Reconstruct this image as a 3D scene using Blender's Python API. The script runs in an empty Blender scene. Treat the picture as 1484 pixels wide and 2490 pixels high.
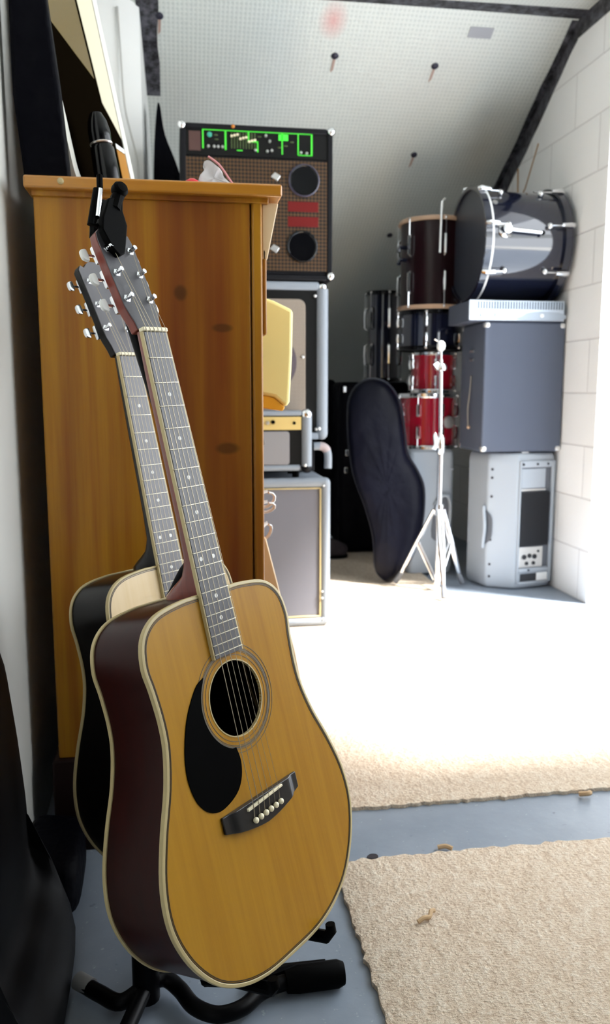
import bpy, bmesh, math, random
from mathutils import Vector, Matrix
random.seed(4)
PI = math.pi
sc = bpy.context.scene
COL = sc.collection
V = Vector

# ------------------------------------------------------------------ materials
def nmat(name):
    m = bpy.data.materials.new(name); m.use_nodes = True
    nt = m.node_tree; b = nt.nodes['Principled BSDF']
    return m, nt, b
def mat(name, col, rough=.5, metal=0., spec=.5, coat=0., bump=None, emit=None, alpha=None, trans=0.):
    m, nt, b = nmat(name)
    b.inputs['Base Color'].default_value = (*col, 1)
    b.inputs['Roughness'].default_value = rough
    b.inputs['Metallic'].default_value = metal
    b.inputs['Specular IOR Level'].default_value = spec
    b.inputs['Coat Weight'].default_value = coat
    b.inputs['Coat Roughness'].default_value = .06
    b.inputs['Transmission Weight'].default_value = trans
    if alpha is not None: b.inputs['Alpha'].default_value = alpha
    if emit:
        b.inputs['Emission Color'].default_value = (*emit[0], 1); b.inputs['Emission Strength'].default_value = emit[1]
    if bump:
        tc = nt.nodes.new('ShaderNodeTexCoord'); n = nt.nodes.new('ShaderNodeTexNoise')
        n.inputs['Scale'].default_value = bump[0]; n.inputs['Detail'].default_value = 3
        bp = nt.nodes.new('ShaderNodeBump'); bp.inputs['Strength'].default_value = bump[1]; bp.inputs['Distance'].default_value = bump[2]
        nt.links.new(tc.outputs['Object'], n.inputs['Vector']); nt.links.new(n.outputs['Fac'], bp.inputs['Height'])
        nt.links.new(bp.outputs['Normal'], b.inputs['Normal'])
    return m
class NT:
    def __init__(s, name):
        s.m, s.nt, s.b = nmat(name)
    def n(s, t, **kw):
        x = s.nt.nodes.new(t)
        for k, v in kw.items():
            if k.startswith('i_'): x.inputs[int(k[2:])].default_value = v
            else: setattr(x, k, v)
        return x
    def l(s, a, b): s.nt.links.new(a, b)
    def co(s, scale=(1, 1, 1), loc=(0, 0, 0), src='Object', rot=(0, 0, 0)):
        t = s.n('ShaderNodeTexCoord'); mp = s.n('ShaderNodeMapping')
        mp.inputs['Scale'].default_value = scale; mp.inputs['Location'].default_value = loc; mp.inputs['Rotation'].default_value = rot
        s.l(t.outputs[src], mp.inputs['Vector']); return mp.outputs['Vector']
    def noise(s, vec, scale, detail=4, rough=.5):
        n = s.n('ShaderNodeTexNoise'); n.inputs['Scale'].default_value = scale; n.inputs['Detail'].default_value = detail
        n.inputs['Roughness'].default_value = rough
        s.l(vec, n.inputs['Vector']); return n.outputs['Fac']
    def ramp(s, fac, *stops):
        r = s.n('ShaderNodeValToRGB'); e = r.color_ramp.elements
        while len(e) < len(stops): e.new(.5)
        for q, (p, c) in zip(e, stops): q.position = p; q.color = (*c, 1)
        s.l(fac, r.inputs['Fac']); return r.outputs['Color']
    def mix(s, fac, a, b, mode='MIX'):
        x = s.n('ShaderNodeMix', data_type='RGBA', blend_type=mode)
        for i, v in ((0, fac), (6, a), (7, b)):
            if hasattr(v, 'is_linked'): s.l(v, x.inputs[i])
            else: x.inputs[i].default_value = v if i == 0 else (*v, 1)
        return x.outputs[2]
    def math(s, op, a, b=None, c=None):
        x = s.n('ShaderNodeMath', operation=op)
        for i, v in enumerate((a, b, c)):
            if v is None: continue
            if hasattr(v, 'is_linked'): s.l(v, x.inputs[i])
            else: x.inputs[i].default_value = v
        return x.outputs[0]
    def bump(s, h, strength, dist):
        b = s.n('ShaderNodeBump'); b.inputs['Strength'].default_value = strength; b.inputs['Distance'].default_value = dist
        s.l(h, b.inputs['Height']); s.l(b.outputs['Normal'], s.b.inputs['Normal'])
    def base(s, c): s.l(c, s.b.inputs['Base Color'])
    def pr(s, rough=.5, spec=.5, coat=0, metal=0):
        s.b.inputs['Roughness'].default_value = rough; s.b.inputs['Specular IOR Level'].default_value = spec
        s.b.inputs['Coat Weight'].default_value = coat; s.b.inputs['Coat Roughness'].default_value = .05; s.b.inputs['Metallic'].default_value = metal
        return s.m

def wood(name, c1, c2, c3, axis, rough=.3, coat=.4, freq=60, knots=(), spec=.5):
    w = NT(name)
    sc_ = [freq, freq, freq]; sc_[axis] = freq * .035
    v = w.co(tuple(sc_))
    f = w.noise(v, 1.0, 5, .6)
    sc2 = [7, 7, 7]; sc2[axis] = .5
    g = w.noise(w.co(tuple(sc2)), 1.0, 3, .5)
    a = w.ramp(f, (.3, c2), (.62, c1))
    col = w.mix(w.math('MULTIPLY', w.math('SUBTRACT', g, .42), 2.6), a, c3)
    if knots:
        tc = w.n('ShaderNodeTexCoord')
        for (k, r) in knots:
            mp = w.n('ShaderNodeMapping', vector_type='POINT')
            mp.inputs['Location'].default_value = (-k[0] / r[0], -k[1] / r[1], -k[2] / r[2]); mp.inputs['Scale'].default_value = (1 / r[0], 1 / r[1], 1 / r[2])
            w.l(tc.outputs['Object'], mp.inputs['Vector'])
            ln = w.n('ShaderNodeVectorMath', operation='LENGTH'); w.l(mp.outputs['Vector'], ln.inputs[0])
            fac = w.math('SUBTRACT', 1.0, ln.outputs['Value']); fac = w.math('MULTIPLY', w.math('MAXIMUM', fac, 0.0), 1.6)
            fac = w.math('MINIMUM', fac, .65)
            col = w.mix(fac, col, tuple(x * .16 for x in c2))
    w.base(col)
    return w.pr(rough, spec, coat)

M = {}
M['spruce'] = wood('amber spruce', (.41, .200, .012), (.33, .145, .007), (.44, .225, .018), 1, .32, .06, 90, spec=.3)
M['spruce_pale'] = wood('pale spruce', (.72, .54, .30), (.66, .47, .23), (.76, .59, .36), 1, .25, .4, 90)
M['mahogany'] = wood('dark mahogany', (.022, .0018, .001), (.009, .0009, .0006), (.026, .0022, .0012), 1, .34, .06, 70, spec=.22)
M['neckwood'] = wood('neck mahogany', (.20, .028, .012), (.12, .014, .007), (.22, .034, .014), 1, .28, .3, 70)
M['blackwood'] = wood('black gloss wood', (.002, .0015, .0015), (.001, .001, .001), (.003, .002, .002), 1, .3, .06, 70, spec=.25)
M['cabwood'] = wood('stained pine', (.44, .200, .009), (.29, .092, .005), (.13, .016, .004), 2, .38, .1, 38, spec=.35,
     knots=[((.058, -.39, 1.138), (.015, .5, .018)), ((.138, -.39, 1.072), (.024, .5, .010)), ((.145, -.39, .835), (.028, .5, .014))])
M['cabtop'] = wood('stained pine top', (.50, .22, .020), (.38, .135, .010), (.44, .165, .014), 0, .28, .4, 38)
M['cabpale'] = wood('pale pine', (.72, .52, .30), (.64, .43, .22), (.74, .56, .36), 2, .4, .1, 38)
M['cream'] = mat('cream plastic', (.50, .40, .20), .4)
M['bone'] = mat('bone', (.82, .74, .52), .35)
M['ebony'] = mat('dark rosewood', (.085, .082, .09), .34, bump=(220, .2, .001))
M['rosew'] = mat('grey rosewood', (.13, .125, .135), .30, bump=(220, .2, .001))
M['purf'] = mat('black purfling', (.03, .022, .012), .4)
M['ros'] = mat('rosette inlay', (.12, .10, .07), .4)
M['gloss'] = mat('gloss black', (.002, .002, .003), .15, spec=.3)
M['guard'] = mat('black pickguard', (.0008, .0008, .0008), .5, spec=.02)
M['chrome'] = mat('chrome', (.85, .86, .88), .14, 1)
M['steel'] = mat('string steel', (.36, .31, .23), .4, 1)
M['nickel'] = mat('fret nickel', (.50, .47, .38), .45, 1)
M['pearl'] = mat('pearl dot', (.75, .75, .72), .3)
M['rubber'] = mat('black rubber', (.001, .001, .001), .6, spec=.04)
M['tube'] = mat('black painted steel', (.001, .001, .0015), .4, spec=.10)
M['tolex'] = mat('grey tolex', (.24, .27, .31), .5, bump=(260, .6, .003))
M['btolex'] = mat('black tolex', (.003, .003, .005), .6, spec=.2, bump=(300, .5, .002))
M['bcarpet'] = mat('black cab covering', (.085, .10, .14), .7, spec=.3, bump=(400, .4, .002))
M['nylon'] = mat('black nylon', (.0012, .0012, .003), .6, spec=.05, bump=(14, .5, .03))
M['drumblk'] = mat('black drum wrap', (.006, .008, .022), .06, spec=.6, coat=1)
M['drumwine'] = mat('dark wine wrap', (.010, .0012, .003), .3, spec=.3, coat=.1)
M['drumred'] = mat('red drum wrap', (.30, .006, .022), .14, coat=.8)
M['head'] = mat('dark drum head', (.035, .04, .055), .3)
M['whead'] = mat('clear drum head', (.6, .58, .55), .35)
M['goldrim'] = mat('cream rim', (.55, .38, .26), .35)
M['greyplas'] = mat('grey plastic', (.36, .40, .45), .5, bump=(500, .3, .001))
M['greydark'] = mat('dark grey plastic', (.10, .11, .13), .5)
M['finblack'] = mat('black heatsink', (.02, .022, .028), .45)
M['ampsil'] = mat('silver panel', (.62, .70, .80), .35, .3)
M['gold'] = mat('gold panel', (.70, .52, .20), .35, .2)
M['silver'] = mat('silver plate', (.75, .75, .74), .3, .9)
M['grngl'] = mat('lit green legend', (.05, .5, .03), .5, emit=((.06, .9, .04), .35))
M['panelblk'] = mat('black panel', (.003, .003, .003), .55, spec=.2)
M['redlab'] = mat('red label', (.13, .007, .006), .5, spec=.2)
M['orange'] = mat('orange lamp', (.5, .16, .01), .4)
M['white'] = mat('white plastic', (.85, .86, .86), .4)
M['frame'] = mat('pale frame', (.66, .66, .60), .3)
M['mirror'] = mat('mirror glass', (.80, .74, .60), .03, 1)
M['yellow'] = mat('yellow bag', (1.0, .88, .36), .5)
M['red'] = mat('red plastic', (.75, .02, .04), .35)
M['clear'] = mat('clear film', (.85, .85, .87), .2, alpha=.55)
M['pink'] = mat('pink zip', (.8, .35, .38), .4)
M['plaster'] = mat('white plaster', (.70, .70, .66), .8, bump=(60, .1, .002))
M['pier'] = mat('white boxing', (.76, .77, .76), .7)
M['screw'] = mat('dark fixing', (.012, .012, .03), .5)
M['rust'] = mat('rust run', (.40, .28, .24), .8)
M['sealant'] = mat('tan sealant', (.40, .22, .08), .8)
M['lint'] = mat('carpet lint', (.55, .38, .22), .9)
M['dirt'] = mat('dark leaf', (.02, .015, .02), .8)
M['outside'] = mat('pale paving', (.6, .6, .58), .8)
M['cable'] = mat('grey cable', (.45, .45, .43), .5)
M['skirt'] = mat('dark plinth', (.012, .003, .002), .6, spec=.2)
M['shoe'] = mat('dark trainer', (.02, .012, .016), .7, bump=(120, .8, .01))
M['shoegrey'] = mat('grey trainer cuff', (.3, .34, .36), .7)

# tape
t = NT('black tape'); f = t.noise(t.co((1, 1, 1)), 28, 5, .7)
t.base(t.ramp(f, (.40, (.006, .006, .008)), (.62, (.10, .10, .12)))); M['tape'] = t.pr(.45, .4)
# insulating foam sheet
t = NT('bubble insulation'); v = t.co((1, 1, 1))
vx = t.n('ShaderNodeSeparateXYZ'); t.l(v, vx.inputs[0])
k = 2 * PI / .019
h = t.math('ADD', t.math('SINE', t.math('MULTIPLY', vx.outputs[0], k)), t.math('SINE', t.math('MULTIPLY', vx.outputs[1], k * 1.0)))
g = t.math('MULTIPLY_ADD', h, .25, .5)
c = t.ramp(g, (.0, (.50, .54, .52)), (.55, (.63, .66, .63)))
c = t.mix(t.math('MULTIPLY', t.math('SUBTRACT', t.noise(v, 2.2, 3), .45), .8), c, (.62, .60, .56))
for (p, r, colr, s_) in (((.72, 3.76, 2.52), (.07, .09, .3), (.62, .36, .34), 1.0), ((1.62, 4.3, 2.2), (.2, .45, .4), (.50, .47, .40), .9)):
    mp = t.n('ShaderNodeMapping'); mp.inputs['Location'].default_value = tuple(-a / b for a, b in zip(p, r)); mp.inputs['Scale'].default_value = tuple(1 / b for b in r)
    t.l(v, mp.inputs['Vector']); ln = t.n('ShaderNodeVectorMath', operation='LENGTH'); t.l(mp.outputs['Vector'], ln.inputs[0])
    fac = t.math('MULTIPLY', t.math('MAXIMUM', t.math('SUBTRACT', 1.0, ln.outputs['Value']), 0.0), s_)
    c = t.mix(fac, c, colr)
t.base(c); t.bump(g, .22, .006); M['foam'] = t.pr(.45, .4)
# painted block wall
t = NT('painted blockwork')
tc = t.n('ShaderNodeTexCoord'); sx = t.n('ShaderNodeSeparateXYZ'); t.l(tc.outputs['Object'], sx.inputs[0])
cb = t.n('ShaderNodeCombineXYZ'); t.l(sx.outputs[1], cb.inputs[0]); t.l(sx.outputs[2], cb.inputs[1])
br = t.n('ShaderNodeTexBrick'); t.l(cb.outputs[0], br.inputs['Vector'])
br.inputs['Color1'].default_value = (.86, .86, .86, 1); br.inputs['Color2'].default_value = (.83, .83, .83, 1); br.inputs['Mortar'].default_value = (.66, .65, .65, 1)
br.inputs['Scale'].default_value = 1; br.inputs['Mortar Size'].default_value = .004; br.inputs['Mortar Smooth'].default_value = .6
br.inputs['Brick Width'].default_value = .46; br.inputs['Row Height'].default_value = .235
t.base(br.outputs['Color'])
hh = t.math('MULTIPLY_ADD', br.outputs['Fac'], -1.0, t.math('MULTIPLY', t.noise(tc.outputs['Object'], 45, 3), .25))
t.bump(hh, .6, .006); M['block'] = t.pr(.7, .3)
# floor
t = NT('painted concrete'); v = t.co()
c = t.ramp(t.noise(v, 6, 5, .6), (.3, (.20, .235, .285)), (.7, (.26, .30, .355)))
s = t.ramp(t.noise(v, 75, 2, .7), (.66, (0, 0, 0)), (.74, (1, 1, 1)))
c = t.mix(t.math('MULTIPLY', s, .55), c, (.45, .48, .50))
s = t.ramp(t.noise(t.co((1, 1, 1), (3, 1, 0)), 38, 2, .6), (.70, (0, 0, 0)), (.78, (1, 1, 1)))
c = t.mix(t.math('MULTIPLY', s, .5), c, (.07, .07, .09))
t.base(c); t.bump(t.noise(v, 40, 4), .15, .004); M['floor'] = t.pr(.42, .4)
# carpet
t = NT('beige carpet'); v = t.co()
a = t.noise(t.co((1.0, 2.2, 1)), 120, 3, .7); b = t.noise(t.co((2.0, 1, 1), (5, 2, 0)), 45, 3, .6)
w = t.math('ADD', t.math('MULTIPLY', a, .6), t.math('MULTIPLY', b, .4))
t.base(t.ramp(w, (.36, (.60, .455, .33)), (.50, (.78, .645, .50)), (.62, (.86, .76, .63))))
t.bump(w, 1.0, .012); M['carpet'] = t.pr(.95, .1)
# grille cloths
def cloth(name, c1, c2, per):
    t = NT(name); v = t.co(); s = t.n('ShaderNodeSeparateXYZ'); t.l(v, s.inputs[0]); k = 2 * PI / per
    p = t.math('ADD', s.outputs[0], s.outputs[2]); q = t.math('SUBTRACT', s.outputs[0], s.outputs[2])
    h = t.math('MULTIPLY', t.math('SINE', t.math('MULTIPLY', p, k)), t.math('SINE', t.math('MULTIPLY', q, k)))
    t.base(t.ramp(t.math('MULTIPLY_ADD', h, .5, .5), (.25, c2), (.7, c1))); t.bump(h, .4, .002)
    return t.pr(.85, .2)
M['beigecloth'] = cloth('beige grille cloth', (.34, .29, .24), (.20, .16, .13), .011)
M['darkcloth'] = cloth('dark cloth over cone', (.16, .13, .15), (.05, .04, .05), .011)
M['greycloth'] = cloth('grey grille cloth', (.20, .20, .23), (.14, .14, .16), .006)
M['lgreycloth'] = cloth('light grey grille cloth', (.30, .29, .30), (.22, .21, .22), .006)
t = NT('perforated brown steel'); v = t.co(); s = t.n('ShaderNodeSeparateXYZ'); t.l(v, s.inputs[0]); k = 2 * PI / .020
h = t.math('MULTIPLY', t.math('SINE', t.math('MULTIPLY', t.math('ADD', s.outputs[0], s.outputs[2]), k * .7)), t.math('SINE', t.math('MULTIPLY', t.math('SUBTRACT', s.outputs[0], s.outputs[2]), k * .7)))
t.base(t.ramp(t.math('MULTIPLY_ADD', h, .5, .5), (.42, (.004, .003, .003)), (.56, (.085, .042, .015)))); M['perf'] = t.pr(.4, .4)
# red label with grille holes showing
t = NT('slatted silver'); v = t.co(); s = t.n('ShaderNodeSeparateXYZ'); t.l(v, s.inputs[0])
h = t.math('MULTIPLY_ADD', t.math('SINE', t.math('MULTIPLY', s.outputs[0], 2 * PI / .013)), .5, .5)
t.base(t.ramp(h, (.5, (.05, .065, .09)), (.62, (.50, .58, .68)))); M['slat'] = t.pr(.4, .4, 0, .3)

# ------------------------------------------------------------------ mesh building
ORG = {}
class MB:
    def __init__(s): s.v = []; s.f = []; s.mi = []
    def add(s, vs, fs, mi=0):
        o = len(s.v); s.v += [V(a) for a in vs]; s.f += [tuple(i + o for i in f) for f in fs]; s.mi += [mi] * len(fs); return s
    def box(s, x0, x1, y0, y1, z0, z1, mi=0, M4=None):
        vs = [V((x, y, z)) for z in (z0, z1) for y in (y0, y1) for x in (x0, x1)]
        if M4: vs = [M4 @ a for a in vs]
        return s.add(vs, [(0, 2, 3, 1), (4, 5, 7, 6), (0, 1, 5, 4), (2, 6, 7, 3), (0, 4, 6, 2), (1, 3, 7, 5)], mi)
    def prism(s, poly, a, b, f=None, mi=0, poly2=None):
        """poly: list of 2D; f(p,q,t) -> 3D"""
        f = f or (lambda p, q, t: (p, q, t)); n = len(poly); p2 = poly2 or poly
        vs = [f(p[0], p[1], a) for p in poly] + [f(p[0], p[1], b) for p in p2]
        fs = [tuple(range(n - 1, -1, -1)), tuple(range(n, 2 * n))] + [(i, (i + 1) % n, n + (i + 1) % n, n + i) for i in range(n)]
        return s.add(vs, fs, mi)
    def tube(s, pts, r, n=10, mi=0, closed=False, cap=True, ry=None):
        pts = [V(p) for p in pts]; m = len(pts); rr = r if isinstance(r, (list, tuple)) else [r] * m
        vs = []; prev = None
        for i, p in enumerate(pts):
            if closed: d = pts[(i + 1) % m] - pts[i - 1]
            else: d = pts[min(i + 1, m - 1)] - pts[max(i - 1, 0)]
            d.normalize()
            if prev is None:
                a = d.cross(V((0, 0, 1)))
                if a.length < .05: a = d.cross(V((0, 1, 0)))
            else: a = prev - d * prev.dot(d)
            a.normalize(); prev = a; b = d.cross(a)
            for j in range(n):
                t_ = 2 * PI * j / n; vs.append(p + a * (math.cos(t_) * rr[i]) + b * (math.sin(t_) * (ry or rr[i])))
        fs = []
        for i in range(m if closed else m - 1):
            i2 = (i + 1) % m
            for j in range(n): fs.append((i * n + j, i * n + (j + 1) % n, i2 * n + (j + 1) % n, i2 * n + j))
        if cap and not closed: fs += [tuple(range(n - 1, -1, -1)), tuple((m - 1) * n + j for j in range(n))]
        return s.add(vs, fs, mi)
    def lathe(s, prof, n=32, M4=None, mi=0, closed=False):
        """prof: (radius, height) along local z"""
        vs = []; m = len(prof); M4 = M4 or Matrix()
        for r, h in prof:
            for j in range(n):
                t_ = 2 * PI * j / n; vs.append(M4 @ V((r * math.cos(t_), r * math.sin(t_), h)))
        fs = []
        for i in range(m if closed else m - 1):
            i2 = (i + 1) % m
            for j in range(n): fs.append((i * n + j, i * n + (j + 1) % n, i2 * n + (j + 1) % n, i2 * n + j))
        if not closed:
            if prof[0][0] > 1e-6: fs.append(tuple(range(n - 1, -1, -1)))
            if prof[-1][0] > 1e-6: fs.append(tuple((m - 1) * n + j for j in range(n)))
        return s.add(vs, fs, mi)
    def ball(s, c, r, n=12, mi=0, sc_=(1, 1, 1)):
        k = max(6, n // 2)
        return s.lathe([(max(r * math.sin(PI * i / k), 1e-7), -r * math.cos(PI * i / k)) for i in range(k + 1)], n, Matrix.Translation(c) @ Matrix.Diagonal((*sc_, 1)), mi)
    def puffy(s, out, t0, t1, f, mi=0, lump=0.):
        """soft bag: closed 2D outline puffed between depths t0 and t1"""
        n = len(out); cx = sum(p[0] for p in out) / n; cy = sum(p[1] for p in out) / n; th = t1 - t0
        rings = [(.05, 0.02), (.5, .0), (.8, .03), (.93, .10), (.985, .24), (1, .4), (1, .6), (.985, .76), (.93, .90), (.8, .97), (.5, 1.0), (.05, .98)]
        vs = []
        for (k, q) in rings:
            for i, p in enumerate(out):
                j = lump * math.sin(i * 1.7 + k * 9) * math.sin(q * 7 + i * .6)
                vs.append(f(cx + (p[0] - cx) * k, cy + (p[1] - cy) * k, t0 + th * q + j))
        fs = [(a * n + i, a * n + (i + 1) % n, (a + 1) * n + (i + 1) % n, (a + 1) * n + i) for a in range(len(rings) - 1) for i in range(n)]
        fs += [tuple(range(n - 1, -1, -1)), tuple((len(rings) - 1) * n + i for i in range(n))]
        return s.add(vs, fs, mi)
    def build(s, name, mats, parent=None, bevel=0, local=False, ang=35, seg=2, flat=False):
        org = V((0, 0, 0))
        if parent is not None and not local: org = ORG.get(parent.name, V((0, 0, 0)))
        me = bpy.data.meshes.new(name); me.from_pydata([tuple(a - org) for a in s.v], [], s.f)
        mats = mats if isinstance(mats, (list, tuple)) else [mats]
        for q in mats: me.materials.append(q)
        if len(mats) > 1: me.polygons.foreach_set('material_index', s.mi)
        bm = bmesh.new(); bm.from_mesh(me); bmesh.ops.recalc_face_normals(bm, faces=bm.faces); bm.to_mesh(me); bm.free()
        if not flat:
            me.polygons.foreach_set('use_smooth', [True] * len(me.polygons)); me.set_sharp_from_angle(angle=math.radians(ang))
        me.update()
        o = bpy.data.objects.new(name, me); COL.objects.link(o)
        if parent is not None: o.parent = parent; ORG[o.name] = org
        if bevel:
            b = o.modifiers.new('Bevel', 'BEVEL'); b.width = bevel; b.segments = seg; b.limit_method = 'ANGLE'; b.angle_limit = math.radians(40)
        return o
def spline(pts, n=8, closed=True):
    m = len(pts); out = []
    P = lambda i: V((*pts[i % m], 0)) if closed else V((*pts[max(0, min(m - 1, i))], 0))
    for i in range(m if closed else m - 1):
        a, b, c, d = P(i - 1), P(i), P(i + 1), P(i + 2)
        for k in range(n):
            t_ = k / n; q = .5 * ((2 * b) + (c - a) * t_ + (2 * a - 5 * b + 4 * c - d) * t_ ** 2 + (3 * b - a - 3 * c + d) * t_ ** 3)
            out.append((q.x, q.y))
    if not closed: out.append(tuple(pts[-1]))
    return out
def spline3(pts, n=8):
    xy = spline([(p[0], p[1]) for p in pts], n, False); z = spline([(p[2], 0) for p in pts], n, False)
    return [(a[0], a[1], b[0]) for a, b in zip(xy, z)]
def rrect(x0, x1, y0, y1, r, n=5):
    out = []
    for cx, cy, a in ((x1 - r, y1 - r, 0), (x0 + r, y1 - r, 90), (x0 + r, y0 + r, 180), (x1 - r, y0 + r, 270)):
        for i in range(n + 1):
            t_ = math.radians(a + 90 * i / n); out.append((cx + r * math.cos(t_), cy + r * math.sin(t_)))
    return out
def tag(o, label, cat, group=None, kind=None):
    if label: o['label'] = label
    if cat: o['category'] = cat
    if group: o['group'] = group
    if kind: o['kind'] = kind
    return o
def thing(name, label, cat, loc=(0, 0, 0), group=None):
    o = bpy.data.objects.new(name, None); COL.objects.link(o); o.location = loc; o.empty_display_size = .05
    ORG[o.name] = V(loc); return tag(o, label, cat, group)
def struct(o): o['kind'] = 'structure'; return o
XZ = lambda p, q, t_: (p, t_, q)      # outline in X-Z, depth in Y
YZ = lambda p, q, t_: (t_, p, q)
def RX(c, axis='X'):                    # matrix placing lathe axis along a world axis at c
    R = {'X': Matrix.Rotation(PI / 2, 4, 'Y'), '-X': Matrix.Rotation(-PI / 2, 4, 'Y'), 'Y': Matrix.Rotation(-PI / 2, 4, 'X'), '-Y': Matrix.Rotation(PI / 2, 4, 'X'), 'Z': Matrix()}[axis]
    return Matrix.Translation(c) @ R
def along(c, d):
    return Matrix.Translation(c) @ V(d).to_track_quat('Z', 'Y').to_matrix().to_4x4()

# ------------------------------------------------------------------ room
XL, XR = -.305, 1.815
YB = -2.4
slope = lambda y: 2.58 - .58 * (y - 3.68)
struct(MB().box(XL - .12, 4.6, YB - .12, 6.65, -.12, 0).build('floor', M['floor']))
struct(MB().box(XL - .12, XL, YB - .12, 6.65, 0, 2.72).build('wall_left', M['plaster']))
pier = struct(MB().prism([(XL, 3.70), (-.195, 3.70), (-.105, 3.76), (-.085, 4.25), (-.085, 6.5), (XL, 6.5)], 0, 2.60).build('trim_1', M['pier']))
struct(MB().box(XL - .12, XR + .2, 6.5, 6.65, 0, 2.72).build('wall_back', M['block']))
struct(MB().box(XL - .12, XR + .2, YB - .12, YB, 0, 2.72).build('wall_front', mat('dark unseen wall', (.045, .028, .018), .6)))  # unseen front wall, darkened to cut light bounced onto the guitar sides
OY0, OY1, OZ = .25, 3.36, 2.45
wr = MB(); wr.box(XR, XR + .2, OY1, 6.5, 0, 2.72); wr.box(XR, XR + .2, YB, OY0, 0, 2.72); wr.box(XR, XR + .2, OY0, OY1, OZ, 2.72)
wr.box(XR, XR + .2, OY0, 1.75, 0, .95)  # unseen sill wall added to keep light off the lower cabinet
wall_r = struct(wr.build('wall_right', M['block']))
MB().tube([(XR - .001, 4.06, 2.16), (XR - .001, 4.20, 1.98), (XR - .001, 4.33, 1.90)], .004, 6).build('sealant_line', M['sealant'], wall_r)
MB().tube([(XR - .001, 4.30, 2.10), (XR - .001, 4.29, 1.95), (XR - .001, 4.29, 1.78)], .005, 6).build('sealant_line', M['sealant'], wall_r)
struct(MB().prism([(YB, 2.58), (3.68, 2.58), (6.5, slope(6.5)), (6.5, 2.72), (YB, 2.72)], XL, XR, YZ).build('ceiling', M['foam'], ang=5))
ceil = bpy.data.objects['ceiling']
for (x, y) in ((-.022, 3.79), (.756, 3.908), (1.231, 3.925), (1.272, 4.384), (1.287, 4.918)):
    n = V((0, -.502, -.865)); c_ = V((x, y, slope(y))) + n * .002
    MB().lathe([(.0165, -.004), (.0165, .002), (.010, .007), (.0, .008)], 14, along(c_, n)).build('fixing', M['screw'], ceil)
    d = V((0, .865, -.502))
    if y < 4.8:
        MB().prism([(-.006, 0), (.006, 0), (.003, .06), (-.008, .075)], 0, .001, lambda p, q, t_: c_ + V((p, 0, 0)) + d * (q + .012) + n * t_).build('rust_run', M['rust'], ceil)
dn = V((0, .865, -.502)); nn = V((0, -.502, -.865))
def onslope(x, y, lift): return V((x, y, slope(y))) + nn * lift
def slope_strip(name, left, right, lift=.003):
    ys = [l[1] for l in left]; vs = []; fs = []
    n = len(left)
    for (a, b) in zip(left, right): vs += [onslope(*a, lift), onslope(*b, lift), onslope(*a, -.001), onslope(*b, -.001)]
    for i in range(n - 1):
        a = 4 * i; fs += [(a, a + 1, a + 5, a + 4), (a + 2, a + 6, a + 7, a + 3), (a, a + 4, a + 6, a + 2), (a + 1, a + 3, a + 7, a + 5)]
    fs += [(0, 2, 3, 1), (4 * n - 4, 4 * n - 3, 4 * n - 1, 4 * n - 2)]
    return struct(MB().add(vs, fs).build(name, M['tape']))
rj = random.Random(2); j = lambda a: a + rj.uniform(-.005, .005)
ys = [3.69 + .075 * i for i in range(7)]
slope_strip('trim_2', [(-.120 + .03 * (y - 3.7), y) for y in ys], [(j(-.030), y) for y in ys])
ys = [3.69 + .075 * i for i in range(17)]
slope_strip('trim_3', [(j(1.785), y) for y in ys], [(1.8145, y) for y in ys])
vs = []; fs = []
for i, y in enumerate(ys):
    z1 = slope(y) - .002; z0 = z1 - .075 - .05 * min(1, (y - 3.69) / .8) + rj.uniform(-.008, .008)
    vs += [(XR - .003, y, z1), (XR - .003, y, z0), (XR + .001, y, z1), (XR + .001, y, z0)]
n = len(ys)
for i in range(n - 1):
    a = 4 * i; fs += [(a, a + 1, a + 5, a + 4), (a + 2, a + 6, a + 7, a + 3), (a + 1, a + 3, a + 7, a + 5)]
fs += [(0, 2, 3, 1), (4 * n - 4, 4 * n - 3, 4 * n - 1, 4 * n - 2)]
struct(MB().add(vs, fs).build('trim_4', M['tape']))
mb = MB(); mb.prism(spline([(XL, 3.615), (.4, 3.62), (1.0, 3.612), (1.5, 3.60), (1.8145, 3.595)], 3, False) + [(1.8145, 3.678), (1.3, 3.672), (.6, 3.678), (XL, 3.675)], 2.576, 2.5805)
struct(mb.build('trim_5', M['tape']))
# wall side tape running forward from the seam corner
mb = MB(); mb.box(XR - .003, XR + .001, 3.36, 3.69, 2.50, 2.579); struct(mb.build('trim_6', M['tape']))
o = MB().box(1.34, 1.45, 3.74, 3.775, slope(3.757) - .004, slope(3.757) - .0035).v
MB().add([onslope(1.335, 3.745, .003), onslope(1.445, 3.745, .003), onslope(1.445, 3.79, .003), onslope(1.335, 3.79, .003), onslope(1.335, 3.745, 0), onslope(1.445, 3.745, 0), onslope(1.445, 3.79, 0), onslope(1.335, 3.79, 0)],
   [(0, 1, 2, 3), (7, 6, 5, 4), (0, 4, 5, 1), (1, 5, 6, 2), (2, 6, 7, 3), (3, 7, 4, 0)]).build('grey_patch', mat('grey patch', (.33, .34, .37), .7), ceil)
tag(MB().tube(spline3([(-.19, 3.693, 2.5), (-.182, 3.690, 2.3), (-.17, 3.68, 2.1), (-.128, 3.715, 1.9), (-.135, 3.71, 1.72), (-.15, 3.69, 1.5), (-.16, 3.69, .3)], 8), .004, 6).build('wall_cable', M['cable']), 'thin grey cable hanging down the white boxed-in wall corner at left', 'cable')

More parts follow.
